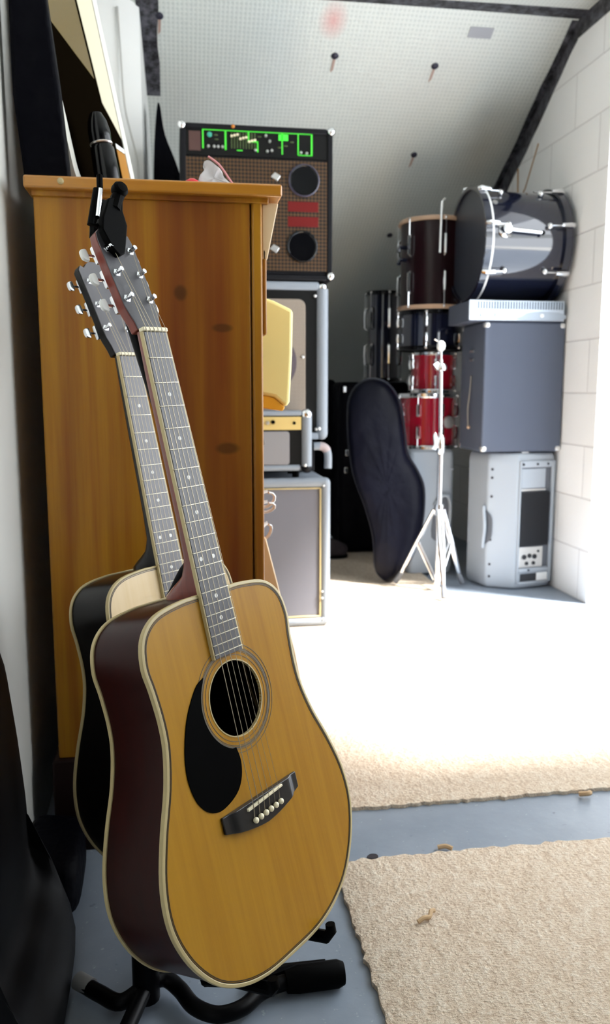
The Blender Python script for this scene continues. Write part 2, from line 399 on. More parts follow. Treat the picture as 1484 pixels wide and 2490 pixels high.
# ------------------------------------------------------------------ carpets
def rug(name, x0, x1, y0, y1, th, label, seed, front=.004, back=.004, left=.003):
    r = random.Random(seed); pts = []
    def edge(a, b, n, amp):
        for i in range(n):
            t_ = i / n; p = V(a).lerp(V(b), t_); d = (V(b) - V(a)).normalized(); nn_ = V((d.y, -d.x)); k = r.uniform(-1, 1) * amp
            if r.random() < .05: k += amp * .9
            pts.append(tuple(p + nn_ * k))
    edge((x0, y0), (x1, y0), 90, front); edge((x1, y0), (x1, y1), 60, .003); edge((x1, y1), (x0, y1), 90, back); edge((x0, y1), (x0, y0), 70, left)
    cx = (x0 + x1) / 2; cy = (y0 + y1) / 2; ins = [(cx + (p[0] - cx) * .992, cy + (p[1] - cy) * .992) for p in pts]
    n = len(pts); vs = [(*p, .0005) for p in pts] + [(*p, th * .8) for p in pts] + [(*p, th) for p in ins]
    fs = [(a * n + i, a * n + (i + 1) % n, (a + 1) * n + (i + 1) % n, (a + 1) * n + i) for a in (0, 1) for i in range(n)] + [tuple(2 * n + i for i in range(n)), tuple(range(n - 1, -1, -1))]
    return tag(MB().add(vs, fs).build(name, M['carpet'], ang=50), label, 'carpet')
rug('carpet', .235, 1.255, 1.718, 5.6, .0112, 'large beige carpet piece running under the amplifiers and drums to the back', 1)
rug('carpet', .297, 1.62, .55, 1.512, .0112, 'beige carpet piece with a frayed edge in the front right corner', 2, back=.006)
def lint(name, pts, r, label, cat, m):
    tag(MB().tube(spline3(pts, 5), r, 7).build(name, m), label, cat)
lint('lint', [(.408, 1.292, .016), (.42, 1.296, .02), (.432, 1.30, .018), (.438, 1.312, .02), (.446, 1.318, .017)], .004, 'small tan twig of lint lying on the front carpet', 'lint', M['lint'])
lint('lint', [(.524, 1.535, .006), (.54, 1.532, .009), (.552, 1.524, .007)], .005, 'pale tuft of carpet fluff on the grey floor strip by the frayed edge', 'lint', M['lint'])
lint('lint', [(.925, 1.700, .008), (.94, 1.69, .013), (.95, 1.695, .012)], .006, 'tuft of fluff at the edge of the large carpet, near the right', 'lint', M['lint'])
mb = MB(); mb.prism(spline([(.368, 1.519), (.378, 1.530), (.390, 1.528), (.392, 1.518), (.380, 1.512)], 3), .0005, .008); tag(mb.build('leaf', M['dirt']), 'tiny dark dry leaf on the grey floor strip beside the guitar', 'leaf')

# ------------------------------------------------------------------ cabinet
cab = thing('wooden_cabinet', 'tall stained pine cabinet standing behind the two acoustic guitars', 'cabinet', (-.04, 2.05, 0))
MB().box(-.25, .166, 1.672, 2.46, .20, 1.312).build('body', M['cabwood'], cab)
mb = MB(); mb.box(-.25, .155, 1.660, 1.675, .20, 1.312); mb.build('side_panel', M['cabwood'], cab, .003)
MB().box(.1575, .178, 1.656, 1.70, .20, 1.312).build('front_post', M['cabwood'], cab, .004)
MB().box(.166, .178, 1.70, 2.46, .20, 1.0).build('drawer_front', M['cabwood'], cab, .003)
MB().box(.1785, .187, 1.665, 2.05, 1.06, 1.225).build('door', M['cabwood'], cab, .003)
MB().prism([(.1785, 1.312), (.211, 1.312), (.1885, 1.205), (.1785, 1.205)], 1.665, 2.45, XZ).build('tilted_drawer_front', M['cabpale'], cab, .002)
k = MB(); k.lathe([(.006, 0), (.006, .004), (.011, .008), (.011, .012), (.0, .015)], 14, RX((.190, 1.70, 1.278), 'X')); k.build('knob', M['white'], cab)
MB().box(-.263, .215, 1.635, 2.48, 1.318, 1.341).build('top', M['cabtop'], cab, .004)
MB().box(-.252, .19, 1.652, 2.465, 1.308, 1.3195).build('cornice', M['cabwood'], cab, .002)
MB().box(-.262, .188, 1.648, 2.47, 0, .20).build('plinth', M['skirt'], cab, .004)
mb = MB(); mb.lathe([(.006, 0), (.006, .002), (.003, .004), (0, .004)], 10, RX((-.196, 1.635, 1.331), '-Y')); mb.build('screw_cap', M['cream'], cab)

# things on the cabinet
ZT = 1.3412
# leaning picture against the left wall, reflections painted as strips: plane through four corners
fr_ = V((-.185, 1.76, ZT + .003)); bk_ = V((-.066, 2.32, ZT + .003))
eu = (bk_ - fr_).normalized(); up_ = V((-.195, .035, 1)); up_ = (up_ - eu * up_.dot(eu)).normalized(); en = eu.cross(up_); W_ = (bk_ - fr_).length
if en.x < 0: en = -en
mir = thing('framed_picture', 'tall glossy dark picture with painted-on reflections in a pale frame, leaning on the cabinet top', 'picture', tuple((fr_ + bk_) / 2))
fm = lambda p, q, t_: fr_ + eu * p + up_ * q + en * t_
out = rrect(0, W_, 0, .68, .05, 6); inn = rrect(.03, W_ - .034, .03, .65, .035, 6); n = len(out)
vs = [fm(*p, -.008) for p in out] + [fm(*p, .008) for p in out] + [fm(*p, .012) for p in [(a[0] * .5 + b[0] * .5, a[1] * .5 + b[1] * .5) for a, b in zip(out, inn)]] + [fm(*p, .006) for p in inn] + [fm(*p, -.008) for p in inn]
fs = [(a * n + i, a * n + (i + 1) % n, ((a + 1) % 5) * n + (i + 1) % n, ((a + 1) % 5) * n + i) for a in range(5) for i in range(n)]
MB().add(vs, fs).build('frame', M['frame'], mir)
MB().prism(rrect(.028, W_ - .032, .028, .652, .036, 6), -.006, .0035, fm).build('picture', mat('dark glossy print', (.003, .002, .001), .5, spec=0), mir)
MB().prism([(W_ - .17, .30), (W_ - .036, .255), (W_ - .036, .64), (W_ - .22, .64)], .002, .0042, fm).build('pale_reflection', mat('painted pale reflection', (.55, .51, .38), .4, spec=.1), mir)  # flat coloured strips imitate reflections in the glossy face
MB().prism([(.06, .36), (W_ - .20, .345), (W_ - .245, .64), (.06, .64)], .002, .0042, fm).build('gold_reflection', mat('painted gold reflection', (.10, .065, .008), .3, spec=.15), mir)
MB().prism([(W_ - .13, .03), (W_ - .036, .03), (W_ - .036, .215), (W_ - .12, .205)], .002, .0042, fm).build('amber_reflection', mat('painted amber reflection', (.34, .15, .02), .4, spec=.1), mir)
MB().prism([(W_ - .12, .207), (W_ - .036, .217), (W_ - .036, .228), (W_ - .12, .219)], .002, .0046, fm).build('reflected_band', M['white'], mir)
mb = MB(); mb.prism([(-.270, ZT), (-.186, ZT), (-.200, 1.52), (-.222, 1.72), (-.238, 1.76), (-.285, 1.76), (-.285, 1.50)], 1.70, 1.745, XZ)
o = mb.build('case', M['nylon'], None, .008, seg=3); tag(o, 'flat black case standing on the cabinet top against the left wall', 'case')
bb = V((-.118, 1.815, ZT + .001)); bd = V((-.16, .05, 1)).normalized(); 
bot = thing('bottle', 'glossy black bottle leaning in front of the framed picture on the cabinet', 'bottle', tuple(bb))
mA = along(bb + V((0, 0, .004)), bd)
MB().lathe([(.0001, 0), (.022, .0), (.025, .004), (.026, .05), (.024, .095), (.020, .102)], 24, mA).build('body', M['gloss'], bot)
MB().lathe([(.020, .102), (.0225, .106), (.0225, .13), (.019, .15), (.012, .165), (.0001, .168)], 24, mA).build('cap', M['gloss'], bot)
mb = MB(); mb.lathe([(.0222, .103), (.0235, .105), (.0222, .107)], 24, mA); mb.build('ring', M['silver'], bot)
# plastic bag and red lid
zb = V((.10, 1.76, ZT))
bag = thing('plastic_bag', 'crumpled clear zip plastic bag on the front edge of the cabinet top', 'bag', tuple(zb))
outl = spline([(.062, ZT), (.066, 1.385), (.080, 1.418), (.100, 1.402), (.122, 1.372), (.140, ZT)], 5)
MB().puffy(outl, 1.745, 1.795, lambda p, q, t_: (p + .004 * math.sin(q * 190), t_ + .3 * (q - ZT) + .003 * math.sin(p * 260), q), lump=.003).build('film', M['clear'], bag, ang=80)
MB().tube(spline3([(.081, 1.768, 1.421), (.103, 1.763, 1.404), (.124, 1.757, 1.374), (.143, 1.75, ZT + .005)], 5), .0022, 6).build('zip', M['pink'], bag)
for (p, q) in ((.075, 1.353), (.09, 1.358), (.104, 1.352), (.083, 1.372)): MB().ball((p, 1.77, q), .010, 10).build('content', M['white'], bag)
mb = MB(); mb.lathe([(.0001, 0), (.016, 0), (.0175, .004), (.0175, .016), (.013, .026), (.006, .030), (.0001, .031)], 20, Matrix.Translation((.047, 1.752, ZT + .001))); tag(mb.build('red_packet', M['red'], ang=60), 'small rounded red packet beside the clear plastic bag on the cabinet', 'packet')
# yellow bag hanging on the cabinet front
yb = thing('yellow_bag', 'bright yellow bag hanging on the front of the cabinet', 'bag', (.23, 1.93, 1.03))
outl = [(.190, 1.158), (.225, 1.148), (.268, 1.128), (.266, 1.03), (.260, .925), (.252, .912), (.225, .935), (.19, .942)]
MB().prism(outl, 1.86, 2.02, XZ).build('body', M['yellow'], yb, .008, seg=3)
MB().prism([(.190, .9415), (.225, .9345), (.250, .913), (.245, .904), (.19, .912)], 1.865, 2.015, XZ).build('fold', mat('deep yellow', (.85, .42, .02), .5), yb, .003)
MB().tube(spline3([(.188, 1.94, 1.18), (.2, 1.94, 1.19), (.215, 1.94, 1.152)], 4), .003, 6).build('handle', M['yellow'], yb)
# wedge shaped panel and curled strips by the cabinet's foot
mb = MB(); mb.prism([(.190, 0), (.330, 0), (.262, .36), (.197, .625), (.190, .625)], 1.80, 1.82, XZ); tag(mb.build('sloping_panel', M['cabpale'], None, .003), 'pale wooden panel with a sloping edge leaning on the cabinet front, behind the guitar', 'panel')
cs = thing('strap_coil', 'curled white straps hanging on the cabinet front by the lower cabinet amp', 'strap', (.19, 1.9, .67))
for (dz, r) in ((0, .02), (-.018, .013), (-.075, .02)):
    pts = [V((.205 + .020 * math.sin(a) * (1 if dz > -.05 else .55) + .006 * math.cos(a), 1.87 + .004 * a, .70 + dz + r * math.cos(a) * .9)) for a in [i * PI / 6 for i in range(13)]]
    pts = [p if p.x > .183 else V((.183, p.y, p.z)) for p in pts]
    MB().tube(pts, .005, 6, ry=.003).build('strap', M['white'], cs)

# ------------------------------------------------------------------ guitars
R1 = ((.712, -.201, .673), (.702, .165, -.693), (.028, .966, .258), (.147, 1.013, .191))
R2_ = ((.724, -.172, .668), (.690, .171, -.703), (.007, .970, .242), (.072, 1.307, .167))
def gmat(R):
    x = V((R[0][0], R[1][0], R[2][0])).normalized(); y = V((R[0][1], R[1][1], R[2][1])); y = (y - x * y.dot(x)).normalized(); z = x.cross(y)
    m = Matrix((x, y, z)).transposed().to_4x4(); m.translation = V(R[3]); return m
half = [(0, 0), (.055, .002), (.100, .014), (.140, .038), (.170, .075), (.188, .115), (.194, .152), (.189, .195), (.173, .243), (.152, .292), (.140, .335), (.1375, .370), (.1405, .410), (.1445, .440), (.139, .470), (.124, .490), (.100, .502), (.06, .5075), (.028, .508)]
LPTS = half + [(-x, y) for x, y in reversed(half[1:])]
OUTL = spline(LPTS, 4)
def fret(n): return .866 - .645 * (1 - 2 ** (-n / 12))
def inset(poly, d):
    n = len(poly); out = []
    for i in range(n):
        a = V((*poly[i - 1], 0)); b = V((*poly[(i + 1) % n], 0)); t_ = (b - a).normalized(); out.append((poly[i][0] - t_.y * d, poly[i][1] + t_.x * d))
    return out
def guitar(Rm, label, top, side, neck, bindw, second=False):
    g = thing('acoustic_guitar', label, 'guitar'); g.matrix_world = gmat(Rm)
    B = lambda mb, nm, m, p=g, **k: mb.build(nm, m, p, local=True, **k)
    n = len(OUTL); dep = lambda y: -.122 + .022 * (y / .508)
    ins = inset(OUTL, .0025)
    # sides + back (slightly arched)
    vs = [(x, y, -.001) for x, y in ins] + [(x, y, dep(y) + .002) for x, y in ins]
    cx, cy = 0, .25
    for k_, dz in ((.85, -.008), (.5, -.014), (.02, -.016)): vs += [(cx + (x - cx) * k_, cy + (y - cy) * k_, dep(cy + (y - cy) * k_) + dz + .002) for x, y in ins]
    fs = [(a * n + i, a * n + (i + 1) % n, (a + 1) * n + (i + 1) % n, (a + 1) * n + i) for a in range(4) for i in range(n)] + [tuple(4 * n + i for i in range(n))]
    # inside lining so the body reads hollow through the sound hole
    B(MB().add(vs, fs), 'body', side)
    # soundboard with hole
    hole = V((0, .358)); hr = .0505
    vs = []; ang_ = []
    o2 = inset(OUTL, .003)
    for (x, y) in o2:
        d = V((x, y)) - hole; d.normalize(); vs.append((hole.x + d.x * hr, hole.y + d.y * hr))
    top_v = [(*p, 0) for p in o2] + [(*p, 0) for p in vs] + [(*p, -.004) for p in vs] + [(*p, -.004) for p in o2]
    fs = [(a * n + i, a * n + (i + 1) % n, (a + 1) % 4 * n + (i + 1) % n, (a + 1) % 4 * n + i) for a in range(4) for i in range(n)]
    B(MB().add(top_v, fs), 'soundboard', top)
    def band(nm, z0, z1f, w, m):
        a = OUTL; b = inset(OUTL, w); q = []
        for p in a: q.append((*p, z0(p[1])))
        for p in b: q.append((*p, z0(p[1]) + .0006 * z1f))
        for p in b: q.append((*p, z0(p[1]) - .006 * z1f))
        for p in a: q.append((*p, z0(p[1]) - .0065 * z1f))
        f_ = [(c * n + i, c * n + (i + 1) % n, (c + 1) % 4 * n + (i + 1) % n, (c + 1) % 4 * n + i) for c in range(4) for i in range(n)]
        return B(MB().add(q, f_), nm, m, bevel=.001)
    band('front_binding', lambda y: .0004, 1, bindw, M['cream'])
    band('back_binding', lambda y: dep(y) - .0004, -1, .0045, M['cream'])
    for d0 in (bindw + .0003, bindw + .0022):
        a = inset(OUTL, d0); b = inset(OUTL, d0 + .0010)
        q = [(*p, .0005) for p in a] + [(*p, .0005) for p in b] + [(*p, -.001) for p in b] + [(*p, -.001) for p in a]
        B(MB().add(q, [(c * n + i, c * n + (i + 1) % n, (c + 1) % 4 * n + (i + 1) % n, (c + 1) % 4 * n + i) for c in range(4) for i in range(n)]), 'purfling', M['purf'])
    for r0, r1 in ((.0575, .0583), (.0625, .0633), (.0642, .0668), (.0677, .0685), (.0725, .0733)):
        B(MB().lathe([(r0, -.0005), (r0, .0004), (r1, .0004), (r1, -.0005)], 64, Matrix.Translation((0, .358, 0)), closed=True), 'rosette_ring', M['ros'])
    B(MB().lathe([(.0505, -.004), (.0505, .0006), (.0522, .0006), (.0522, -.004)], 64, Matrix.Translation((0, .358, 0)), closed=True), 'soundhole_rim', M['cream'])
    # pickguard
    pg = [(-.052, .402), (-.066, .396), (-.080, .382), (-.094, .363), (-.105, .340), (-.113, .315), (-.116, .29), (-.111, .262), (-.098, .242), (-.078, .232), (-.056, .234), (-.036, .243), (-.024, .258), (-.019, .278), (-.022, .297)]
    pg = spline(pg, 4, False)
    a0 = math.atan2(.297 - .358, -.022); a1 = math.atan2(.402 - .358, -.052) - 2 * PI
    pg += [(.0668 * math.cos(a0 + (a1 - a0) * i / 20), .358 + .0668 * math.sin(a0 + (a1 - a0) * i / 20)) for i in range(1, 20)]
    B(MB().prism(pg, 0, .0014), 'pickguard', M['guard'], bevel=.0004)
    # bridge
    br_ = spline([(-.0775, .2235), (-.0775, .2015), (-.050, .1925), (-.022, .187), (0, .1855), (.022, .187), (.050, .1925), (.0775, .2015)], 4, False) + [(.0775, .2235), (.058, .2235), (0, .2235), (-.058, .2235)]
    zt = lambda x: .009 if abs(x) < .056 else max(.0042, .009 - .0048 * min(1, (abs(x) - .056) / .010))
    mb = MB(); m_ = 40; cols = []
    xs_ = [-.0775 + .155 * i / m_ for i in range(m_ + 1)]
    yb = lambda x: .1855 + .016 * (abs(x) / .0775) ** 1.6
    vs = []
    for x in xs_: vs += [(x, .2235, 0), (x, .2235, zt(x)), (x, yb(x), zt(x)), (x, yb(x), 0)]
    fs = [(4 * i + c, 4 * i + (c + 1) % 4, 4 * i + 4 + (c + 1) % 4, 4 * i + 4 + c) for i in range(m_) for c in range(4)] + [(0, 1, 2, 3), (4 * m_ + 3, 4 * m_ + 2, 4 * m_ + 1, 4 * m_)]
    bridge = B(mb.add(vs, fs), 'bridge', mat('black bridge', (.008, .007, .007), .28, spec=.5), bevel=.001)
    B(MB().prism([(-.0368, .2145), (-.0366, .2185), (.0370, .2225), (.0372, .2190)], .008, .0125), 'saddle', M['bone'], bridge, bevel=.0008)
    for i in range(6):
        x = -.0272 + .01088 * i
        p = B(MB().lathe([(.0028, .006), (.0028, .0095), (.0041, .0115), (.0038, .0138), (.002, .0152), (.0001, .0156)], 14, Matrix.Translation((x, .2015 + .0012 * (i - 2.5) * .4 - .0012, 0))), 'bridge_pin', M['bone'], bridge)
    # neck shaft + heel
    mb = MB(); rings = []
    def ring(y, w, d, zt_=0.0):
        return [(w * math.cos(PI * i / 14), y, zt_ - d * math.sin(PI * i / 14) ** .8) for i in range(15)]
    st = [(.868, .0215, .016), (.80, .0222, .0195), (.70, .0238, .021), (.60, .0255, .0225), (.555, .0265, .026), (.535, .0268, .040), (.520, .0268, .070), (.511, .0265, .086), (.500, .026, .088)]
    vs = []; [vs.extend(ring(*a)) for a in st]
    fs = [(a * 15 + i, a * 15 + i + 1, (a + 1) * 15 + i + 1, (a + 1) * 15 + i) for a in range(len(st) - 1) for i in range(14)] + [(a * 15, (a + 1) * 15, (a + 1) * 15 + 14, a * 15 + 14) for a in range(len(st) - 1)] + [tuple(range(15)), tuple((len(st) - 1) * 15 + 14 - i for i in range(15))]
    B(mb.add(vs, fs), 'neck', neck)
    # fretboard
    hw = lambda y: .0218 + (.0285 - .0218) * (.866 - y) / (.866 - .417)
    ye = fret(20) - .006
    def slab(a, b, z0, z1, off0, off1):
        return MB().add([(a * (hw(.866) + off0), .866, z0), (b * (hw(.866) + off1), .866, z0), (b * (hw(ye) + off1), ye, z0), (a * (hw(ye) + off0), ye, z0), (a * (hw(.866) + off0), .866, z1), (b * (hw(.866) + off1), .866, z1), (b * (hw(ye) + off1), ye, z1), (a * (hw(ye) + off0), ye, z1)],
            [(3, 2, 1, 0), (4, 5, 6, 7), (0, 1, 5, 4), (1, 2, 6, 5), (2, 3, 7, 6), (3, 0, 4, 7)])
    fb = B(slab(-1, 1, 0.0006, .0062, -.0016, -.0016), 'fretboard', M['rosew'] if second else M['ebony'], bevel=.0008)
    for sgn in (-1, 1):
        B(slab(sgn, sgn, -.0004, .0056, -.0016, .0006), 'fretboard_binding', M['cream'], fb)
    for i in range(1, 21):
        y = fret(i); w = hw(y) - .0006
        B(MB().tube([(-w, y, .0061), (-w * .95, y, .0066), (w * .95, y, .0066), (w, y, .0061)], .0008, 6), 'fret', M['nickel'], fb)
    for i, xs2 in ((3, (0,)), (5, (0,)), (7, (0,)), (9, (0,)), (12, (-.012, .012)), (15, (0,)), (17, (0,))):
        for x in xs2: B(MB().lathe([(.0030, 0), (.0030, .0003), (.0001, .0003)], 14, Matrix.Translation((x, (fret(i) + fret(i - 1)) / 2, .0061))), 'position_marker', M['pearl'], fb)
    B(MB().box(-.0222, .0222, .8662, .8718, -.001, .0092), 'nut', M['bone'], bevel=.0012)
    # headstock, angled back
    a = math.radians(12); o = V((0, .871, -.0015)); ey = V((0, math.cos(a), -math.sin(a))); ez = V((0, math.sin(a), math.cos(a)))
    hf = lambda p, q, t_: o + V((p, 0, 0)) + ey * q + ez * t_
    if not second:
        hs = [(.0218, 0), (.0232, .012), (.027, .024), (.0298, .036), (.0305, .07), (.0308, .10), (.0308, .136), (.0285, .147), (.022, .153), (.010, .155)]
    else:
        hs = [(.0218, 0), (.024, .014), (.029, .030), (.031, .06), (.033, .10), (.0355, .14), (.0365, .158), (.031, .167), (.024, .163), (.016, .172), (.008, .177)]
    hp = hs + [(-x, y) for x, y in reversed(hs)]
    hd = B(MB().prism(hp, -.0155, -.0012, hf), 'headstock', neck, bevel=.0015)
    B(MB().prism([(x * .985, y * .995 + .0006) for x, y in hp], -.0012, .0002, hf), 'headstock_veneer', M['ebony'] if not second else M['rosew'], hd, bevel=.0005)
    posts = []
    for sgn in (-1, 1):
        for h_ in ((.046, .085, .122) if not second else (.048, .092, .136)):
            c = hf(sgn * (.0205 if not second else .0235), h_, 0); posts.append((sgn, h_))
            pm = along(c, ez)
            pk = B(MB().lathe([(.0048, -.001), (.0048, .0018), (.0030, .0022), (.0030, .0085), (.0036, .0092), (.0034, .0125), (.0001, .013)], 14, pm), 'tuning_peg', M['chrome'])
            B(MB().lathe([(.0062, 0), (.0058, .0016), (.0049, .0018)], 6, pm), 'bushing', M['chrome'], pk)
            B(MB().box(-.009, .009, -.014, .012, -.0225, -.0157, M4=along(c, ez)), 'gear_case', M['chrome'], pk, bevel=.002)
            B(MB().tube([c + V((sgn * .008, 0, 0)) - ez * .020, c + V((sgn * .020, 0, 0)) - ez * .020], .0022, 8), 'shaft', M['chrome'], pk)
            bm_ = Matrix.Translation(c + V((sgn * .0275, 0, 0)) - ez * .020)
            pts = spline([(.0, -.008), (.006, -.0085), (.0105, -.005), (.0105, .005), (.006, .0085), (.0, .008)], 4)
            B(MB().puffy([(p[0] * sgn - .005 * sgn, p[1]) for p in pts], -.003, .003, lambda p, q, t_: c + V((sgn * .0245 + p, 0, 0)) + ey * q + ez * (t_ - .020)), 'button', M['pearl'] if not second else M['chrome'], pk)
    order = [posts[q] for q in (0, 1, 2, 5, 4, 3)]
    for i in range(6):
        t_ = (i - 2.5) / 2.5; p = hf(order[i][0] * (.0170 if not second else .0200), order[i][1], .0075)
        rad = .00055 - .00006 * i
        B(MB().tube([p, (t_ * .0180, .8690, .0096), (t_ * .0272, .2195 + .0016 * t_, .0132), (t_ * .0272, .2030, .0105)], max(rad, .00028), 6), 'string', M['steel'])
    return g
guitar(R1, 'natural amber acoustic guitar in front, black pickguard and red-brown sides', M['spruce'], M['mahogany'], M['neckwood'], .0052)
guitar(R2_, 'second acoustic guitar with pale top and black sides, behind the amber one', M['spruce_pale'], M['blackwood'], M['blackwood'], .0035, True)

# ------------------------------------------------------------------ guitar stand
G1 = gmat(R1); G2 = gmat(R2_)
gs = thing('guitar_stand', 'black tubular guitar stand holding the two acoustic guitars', 'stand', (-.064, 1.19, 0))
px_, py_ = -.066, 1.205
MB().tube([(px_ + .003, py_ - .02, .012), (px_ + .003, py_ - .02, .09), (px_, py_ - .01, .15), (px_ - .004, py_, .30)], [.021, .021, .018, .014], 14).build('lower_post', M['tube'], gs)
L1 = [(.02, .0, -.165), (.02, .25, -.160), (.022, .44, -.150), (.060, .525, -.120), (.062, .57, -.062), (.035, .64, -.036), (.016, .75, -.034), (.008, .95, -.050), (.0, 1.03, -.062)]
MB().tube([(px_ - .004, py_, .29)] + [tuple(G1 @ V(p)) for p in spline3(L1, 5)], .0085, 12).build('upper_post', M['tube'], gs)
MB().tube(spline3([(-.062, 1.185, .035), (-.035, 1.200, .03), (-.012, 1.183, .022), (.010, 1.145, .020), (.045, 1.122, .020), (.083, 1.131, .020), (.112, 1.157, .020), (.150, 1.173, .020), (.19, 1.176, .02)], 6), .0125, 12).build('leg', M['tube'], gs)
MB().tube([(.155, 1.174, .021), (.175, 1.176, .022), (.24, 1.178, .022), (.250, 1.178, .022)], [.017, .021, .021, .017], 14).build('leg_foot', M['rubber'], gs)
MB().tube([(.10, 1.19, .016), (.16, 1.208, .016), (.225, 1.205, .018)], .010, 10).build('brace', M['tube'], gs)
MB().tube(spline3([(-.062, 1.185, .035), (-.10, 1.165, .025), (-.135, 1.195, .02), (-.165, 1.225, .018)], 6), .0125, 12).build('leg', M['tube'], gs)
MB().tube([(-.150, 1.212, .019), (-.172, 1.232, .019)], .014, 12).build('leg_foot', mat('light grey rubber', (.25, .25, .25), .6), gs)  # this foot is a paler grey than the right one
MB().tube([(-.062, 1.185, .035), (-.09, 1.11, .022), (-.10, 1.03, .018)], .0125, 12).build('leg', M['tube'], gs)
MB().tube([(-.062, 1.19, .05), (.0, 1.32, .03), (.05, 1.47, .018)], .0125, 12).build('leg', M['tube'], gs)
for Gm, nm, sp in ((G1, 'cradle_arm', .062), (G2, 'cradle_arm', .062)):
    for sgn in (-1, 1):
        L = [(sgn * .03, -.050, -.16), (sgn * sp, -.022, -.12), (sgn * sp, -.0125, -.06), (sgn * sp, -.0125, .006), (sgn * sp * 1.05, -.004, .014), (sgn * sp * 1.05, .006, .015)]
        if sgn > 0 or Gm is G2: pass
        MB().tube([Gm @ V(p) for p in L], [.009] * 4 + [.008, .007], 10).build(nm, M['rubber'], gs)
    a = Gm @ V((-.03, -.050, -.16)); b = Gm @ V((.03, -.050, -.16)); c = (a + b) / 2
    base = V((px_ + .003, py_ - .02, .07)) if Gm is G1 else V((px_, py_ + .0, .09))
    MB().tube([a, b], .009, 10).build('cradle_bar', M['tube'], gs); MB().tube([base, c], .010, 10).build('cradle_strut', M['tube'], gs)
# yoke behind and in front of the front guitar's headstock
hd = lambda x, y, z: G1 @ V((x, y, z))
MB().tube([hd(0, 1.02, -.062), hd(.0, 1.045, -.052), hd(.004, 1.055, -.030)], .012, 10).build('yoke_block', M['rubber'], gs)
MB().prism([(-.008, 1.058), (.020, 1.066), (.013, 1.042), (.015, 1.022), (.006, .998), (-.001, .981), (-.012, .977), (-.022, .988), (-.032, 1.012), (-.026, 1.030)], -.025, -.014, lambda p, q, t_: hd(p, q, t_)).build('retaining_strap', M['rubber'], gs, .002)
MB().tube([hd(.002, 1.045, -.02), hd(.012, 1.062, -.02), hd(.020, 1.073, -.018)], [.009, .009, .008], 10).build('strap_hinge', M['rubber'], gs)
MB().lathe([(.0001, 0), (.009, 0), (.011, .004), (.011, .012), (.008, .016), (.0001, .017)], 16, along(hd(.018, 1.072, -.024), (.5, -.6, .4))).build('knob', M['rubber'], gs)
MB().tube([hd(-.014, 1.071, -.02), hd(-.031, 1.030, -.02)], .0036, 10).build('chrome_rod', M['chrome'], gs)
MB().tube([hd(-.008, 1.092, -.022), hd(-.013, 1.072, -.022)], .0042, 10).build('yoke_end', M['rubber'], gs)
MB().tube([hd(-.017, 1.072, -.024), hd(-.040, 1.021, -.026), hd(-.024, 1.022, -.028), hd(-.004, 1.045, -.035)], .0048, 10).build('yoke_arm', M['rubber'], gs)
# back rest post for the second guitar
MB().tube([(px_, py_, .09)] + [tuple(G2 @ V(p)) for p in ((.0, -.04, -.165), (.0, .10, -.165), (.0, .40, -.160), (.0, .46, -.142))], .0085, 12).build('back_rest', M['tube'], gs)

# soft black case by the left wall
mb = MB(); mb.puffy(spline([(-.300, .003), (-.303, .3), (-.3, .555), (-.288, .54), (-.268, .30), (-.258, .14), (-.215, .09), (-.185, .003)], 4), 1.02, 1.38, XZ)
tag(mb.build('soft_case', mat('black vinyl', (.004, .004, .005), .55, spec=.15), None, ang=60), 'black soft case slumped against the left wall in the near corner', 'case')

mb = MB(); mb.puffy(spline([(-.300, 1.40), (-.24, 1.395), (-.195, 1.42), (-.190, 1.52), (-.2, 1.60), (-.25, 1.625), (-.300, 1.61)], 4), .003, .11, lambda p, q, t_: (p, q, t_))  # low black shape added to blacken the floor beside the cabinet
tag(mb.build('black_filler', M['nylon'], None, ang=60), 'low black filler shape added to blacken the floor by the left foot of the cabinet', 'bag')

# ------------------------------------------------------------------ left amp stack
def corner(parent, x, y, z, r=.02, m='chrome', nm='corner'):
    return MB().ball((x, y, z), r, 12).build(nm, M[m], parent)
def frame_box(x0, x1, y0, y1, z0, z1, w, rec, m, parent, r=.018, nm='shell'):
    mb = MB(); mb.box(x0, x0 + w, y0, y1, z0, z1); mb.box(x1 - w, x1, y0, y1, z0, z1); mb.box(x0 + w, x1 - w, y0, y1, z0, z0 + w); mb.box(x0 + w, x1 - w, y0, y1, z1 - w, z1)
    mb.box(x0 + w, x1 - w, y0 + rec, y1, z0 + w, z1 - w)
    return mb
# lower speaker cabinet
lc = thing('speaker_cabinet', 'grey covered speaker cabinet with dark grille at the bottom of the left stack', 'speaker', (.32, 3.45, .012))
x0, x1, z0, z1, y0, y1 = .035, .604, .012, .611, 3.16, 3.80
mb = MB(); w = .038
mb.box(x0 + .01, x1 - .01, y0 + .02, y1, z0 + .01, z1 - .004)
mb.build('body', M['tolex'], lc, .012, seg=3)
for (a, b) in (((x1 - .019, z0 + .02), (x1 - .019, z1 - .02)), ((x0 + .019, z0 + .02), (x0 + .019, z1 - .02)), ((x0 + .02, z1 - .019), (x1 - .02, z1 - .019)), ((x0 + .02, z0 + .019), (x1 - .02, z0 + .019))):
    MB().tube([(a[0], y0 + .018, a[1]), (b[0], y0 + .018, b[1])], .0195, 16).build('edge_roll', M['tolex'], lc)
MB().box(x0 + w, x1 - w, y0 + .012, y0 + .03, z0 + w, z1 - w).build('grille', M['greycloth'], lc, .002)
mb = MB(); a, b, c, d = x0 + w, x1 - w, z0 + w, z1 - w
for q in ((a, b, d - .005, d), (a, b, c, c + .005), (a, a + .006, c, d), (b - .006, b, c, d)): mb.box(q[0], q[1], y0 + .004, y0 + .016, q[2], q[3])
mb.build('piping', M['cream'], lc, .0015)
for x in (x0 + .022, x1 - .022):
    for z in (z0 + .022, z1 - .022): corner(lc, x, y0 + .02, z + (.003 if z < .3 else 0), .0235, 'tolex', 'corner_cap')
